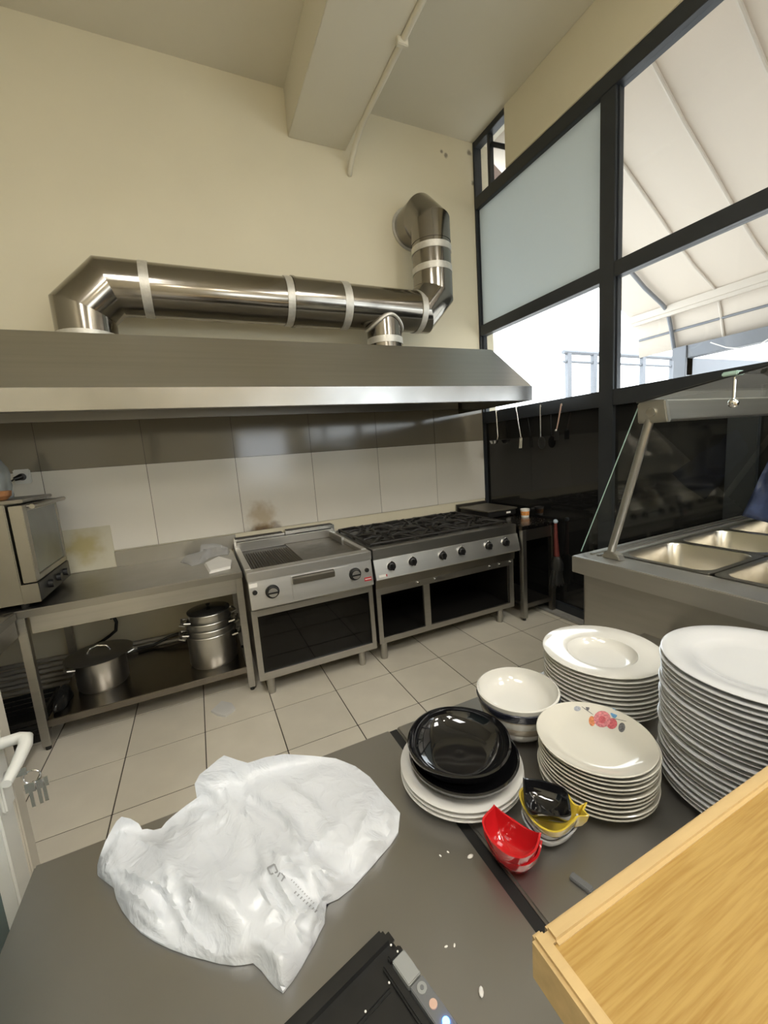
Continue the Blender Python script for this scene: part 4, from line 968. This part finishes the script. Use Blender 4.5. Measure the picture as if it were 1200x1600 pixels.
part('grey_block', dbox(.002, .022, .044, .076, zp-.02, zp+.0005), GREYL, pr, bevel=.001)
bs_ = part('button_strip', dbox(.002, .022, .078, dl-.01, zp-.02, zp+.0005), GREYP, pr, bevel=.001)
def disc(u, v, r, z_, m, nm, par, h=.0015):
    q = dp(u, v, z_); return part(nm, MB().tube([q, q+Vector((0, 0, h))], r, 18), m, par)
disc(.0115, .088, .0060, zp+.0005, GREYL, 'button', bs_); disc(.0115, .088, .0024, zp+.002, GREYP, 'button_mark', bs_, .0006)
disc(.0115, .107, .0048, zp+.0005, mat('warm_lens', (.62, .42, .33), .4), 'indicator', bs_)
disc(.0115, .127, .0042, zp+.0005, LEDB, 'indicator', bs_, .002)
for k, (u, v) in enumerate(((.012, .030), (.010, .041), (.038, .058), (.075, .060), (.07, .085))):
    disc(u, v, .0012, zp+.0002, PAPER, 'flour_speck', pr, .0008)

# ================================================================== DOOR AT THE LEFT
dx = -3.245; de = -2.495
dr_ = sempty('door_1', (dx-.03, -2.9, 0))
part('stile', MB().box(dx-.06, dx, de-.085, de, .01, 2.05), WHITEP, dr_, bevel=.004)
part('edge_bead', MB().box(dx-.045, dx+.006, de-.03, de+.008, .01, 2.05), mat('aged_pvc', (.60, .56, .48), .45), dr_, bevel=.003)
part('stile', MB().box(dx-.06, dx, -3.42, -3.33, .01, 2.05), WHITEP, dr_, bevel=.004)
for (a, b) in ((.01, .16), (.98-.5, .58), (1.95, 2.05)): part('rail', MB().box(dx-.06, dx, -3.33, de-.085, a, b), WHITEP, dr_, bevel=.004)
for (a, b) in ((.16, .48), (.58, 1.95)): part('pane', MB().box(dx-.035, dx-.025, -3.33, de-.085, a, b), mat('teal_glass', (.05, .10, .10), .08), dr_)
part('handle_plate', MB().box(dx, dx+.008, de-.075, de-.035, .90, 1.075), WHITEP, dr_, bevel=.003)
hl = MB().tube([(dx+.005, de-.055, 1.035), (dx+.04, de-.055, 1.037), (dx+.055, de-.065, 1.037), (dx+.060, de-.085, 1.035), (dx+.060, de-.13, 1.028), (dx+.058, de-.175, 1.022)], [.011, .011, .0115, .0115, .010, .008], 14)
part('lever', hl, WHITEP, dr_, smooth=60)
part('lock_cylinder', MB().tube([(dx+.005, de-.055, .965), (dx+.018, de-.055, .965)], .010, 14), SILV, dr_)
ky = thing('key_bunch', 'small bunch of keys hanging from the white door lock', 'keys', (dx+.03, de-.055, .90))
kx, kyy = dx+.03, de-.055
part('lock_key', MB().box(kx-.012, kx+.012, kyy-.0015, kyy+.0015, .957, .973), SILV, ky)
rp = [(kx+.018+.014*math.cos(a), kyy, .948+.014*math.sin(a)) for a in [2*PI*k/16 for k in range(16)]]
part('key_ring', MB().tube(rp, .0015, 6, closed=True), SILV, ky)
for k, dx_ in enumerate((.012, .024, .032)):
    part('key', MB().box(kx+dx_-.008, kx+dx_+.008, kyy-.004+k*.003, kyy-.002+k*.003, .918, .938).box(kx+dx_-.003, kx+dx_+.003, kyy-.004+k*.003, kyy-.002+k*.003, .885, .918), SILV, ky)

# ================================================================== BAIN-MARIE
zt = 1.05; mx0, mx1, my1, my0 = -1.432, -.045, -2.33, -3.28
bm_ = thing('bain_marie', 'stainless bain-marie serving counter with glass sneeze guard', 'serving counter', (-.8, -2.8, 0))
bb_ = MB().box(mx0+.03, mx1, my0+.03, my1-.035, .10, zt-.16)
for (a, b, c, d) in ((mx0+.03, mx0+.045, my0+.03, my1-.035), (mx1-.015, mx1, my0+.03, my1-.035), (mx0+.045, mx1-.015, my0+.03, my0+.045), (mx0+.045, mx1-.015, my1-.05, my1-.035)): bb_.box(a, b, c, d, zt-.16, zt-.07)
part('body', bb_, STEEL, bm_, bevel=.002)
part('plinth', MB().box(mx0+.08, mx1-.04, my0+.08, my1-.08, 0, .10), BLKPL, bm_)
rims = MB().box(mx0, mx0+.13, my0, my1, zt-.07, zt).box(mx1-.05, mx1, my0, my1, zt-.07, zt).box(mx0+.13, mx1-.05, my1-.10, my1, zt-.07, zt).box(mx0+.13, mx1-.05, my0, my0+.07, zt-.07, zt)
part('top_frame', rims, PANEL, bm_, bevel=.003)
part('well_floor', MB().box(mx0+.10, mx1-.05, my0+.07, my1-.10, zt-.159, zt-.15), STEELD, bm_)
part('slide_rail', MB().box(mx0+.07, mx1, my1-.045, my1-.033, zt, zt+.007).box(mx0+.07, mx1, my1-.075, my1-.063, zt, zt+.007), STEEL, bm_)
# gastronorm pans, two rows by three
def pan(x0, x1, y0, y1, label):
    t = thing('food_pan', label, 'food pan', ((x0+x1)/2, (y0+y1)/2, zt), 'gastronorm pans in the bain-marie')
    def rr(xa, xb_, ya_, yb_, r, z, n=6):
        out = []
        for (cx, cy, a0) in ((xb_-r, yb_-r, 0), (xa+r, yb_-r, PI/2), (xa+r, ya_+r, PI), (xb_-r, ya_+r, 3*PI/2)):
            for k in range(n+1): a = a0+PI/2*k/n; out.append((cx+r*math.cos(a), cy+r*math.sin(a), z))
        return out
    L = [rr(x0, x1, y0, y1, .02, zt+.002), rr(x0, x1, y0, y1, .02, zt+.006), rr(x0+.018, x1-.018, y0+.018, y1-.018, .05, zt+.006), rr(x0+.022, x1-.022, y0+.022, y1-.022, .05, zt), rr(x0+.030, x1-.030, y0+.030, y1-.030, .05, zt-.085), rr(x0+.034, x1-.034, y0+.034, y1-.034, .05, zt-.098), rr(x0+.048, x1-.048, y0+.048, y1-.048, .05, zt-.106)]
    n = len(L[0]); vs = [v for l in L for v in l]; fs = [(l*n+k, l*n+(k+1) % n, (l+1)*n+(k+1) % n, (l+1)*n+k) for l in range(len(L)-1) for k in range(n)]
    fs.append(tuple((len(L)-1)*n+k for k in range(n)))
    part('pan_body', MB().add(vs, fs), mat('pan_steel', (.56, .53, .47), .30, 1., rvar=.06, bscale=10), t, smooth=40)
xs = [mx0+.125, mx0+.125+.365, mx0+.125+.73, mx1-.045]
ysn = [my1-.105, my1-.105-.345, my0+.065]
names = [['empty steel food pan in the corner under the sneeze guard post', 'empty steel food pan next to the blue plastic sheet row by the guard glass', 'empty steel food pan at the window end by the guard glass'],
         ['empty steel food pan in the near row at the free end', 'empty steel food pan in the middle of the near row', 'empty steel food pan at the window end of the near row']]
for j in range(2):
    for i in range(3): pan(xs[i]+.003, xs[i+1]-.003, ysn[j+1]+.003, ysn[j]-.003, names[j][i])
# guard: glass, posts, head bar, upper glass
gx = -1.353
part('guard_glass', MB().add([(gx, -2.312, zt+.002), (mx1, -2.312, zt+.002), (mx1, -2.556, 1.640), (gx, -2.556, 1.640)], [(0, 1, 2, 3)]), GUARD, bm_)
part('glass_edge', MB().tube([(gx, -2.312, zt+.002), (gx, -2.556, 1.640)], .0022, 6), GEDGE, bm_)
for xx in (gx+.004, mx1-.016): part('guard_post', MB().tube([(xx, -2.442, zt), (xx, -2.592, 1.585)], .0145, 14), STEEL, bm_)
part('post_bracket', MB().prism([(-2.50, zt), (-2.42, zt), (-2.43, zt+.028), (-2.45, zt+.034), (-2.49, zt+.02)], 'x', gx-.012, gx+.022), STEEL, bm_, bevel=.003)
hb_ = part('head_bar', MB().prism([(-2.60, 1.572), (-2.655, 1.578), (-2.645, 1.640), (-2.60, 1.650), (-2.575, 1.645)], 'x', gx+.015, mx1), STEEL, bm_, bevel=.003)
part('end_cap', MB().prism([(-2.555, 1.572), (-2.66, 1.570), (-2.648, 1.645), (-2.58, 1.652), (-2.552, 1.642)], 'x', gx-.008, gx+.015), STEEL, hb_, bevel=.004)
part('bolt', MB().tube([(gx-.008, -2.605, 1.607), (gx-.014, -2.605, 1.607)], .016, 18), STEELB, hb_)
part('upper_glass', MB().add([(gx-.02, -2.560, 1.646), (mx1, -2.560, 1.646), (mx1, -3.02, 1.712), (gx-.02, -3.02, 1.712)], [(0, 1, 2, 3)]), thin_glass('upper_glass', (.80, .86, .83), .9, .10), bm_)
part('upper_glass_edge', MB().tube([(gx-.02, -2.560, 1.646), (gx-.02, -3.02, 1.712)], .004, 6), mat('dark_seal', (.01, .012, .014), .4), bm_)
kn = Vector((gx, -2.84, 1.608))
part('clamp', MB().box(gx-.03, gx+.01, -2.86, -2.82, 1.685, 1.698), GEDGE, bm_, bevel=.003)
part('clamp_knob', MB().ball(tuple(kn), .014, 14).tube([kn, (gx, -2.84, 1.69)], .004, 8), SILV, bm_)
part('stay_arm', MB().tube([(gx+.02, -2.90, 1.69), (gx+.25, -2.98, 1.575)], .010, 8), BLKPL, bm_)

# blue plastic sheet leaning over the window end of the counter
bl = MB(); vs = []; nu, nv_ = 16, 16
cq = [Vector(p) for p in ((1159, 806), (1250, 830), (1255, 700), (1203, 714))]
for i in range(nu+1):
    for j in range(nv_+1):
        u, v = i/nu, j/nv_
        p = (cq[0]*(1-u)+cq[1]*u)*(1-v)+(cq[3]*(1-u)+cq[2]*u)*v
        q = PX(p, -.34+.06*v+.025*noise.noise(Vector((u*5, v*5, 9)))*min(1, v*3))
        vs.append((q.x, q.y, max(q.z, zt+.009)))
y_a = vs[0][1]
fs = [(i*(nv_+1)+j, (i+1)*(nv_+1)+j, (i+1)*(nv_+1)+j+1, i*(nv_+1)+j+1) for i in range(nu) for j in range(nv_)]
o = solo('blue_sheet', bl.add(vs, fs), BLUEF, 'dark blue plastic sheet draped at the window end of the bain-marie', 'plastic sheet', (-.34, y_a-.2, zt+.008), smooth=60)
o.modifiers.new('s', 'SOLIDIFY').thickness = .003
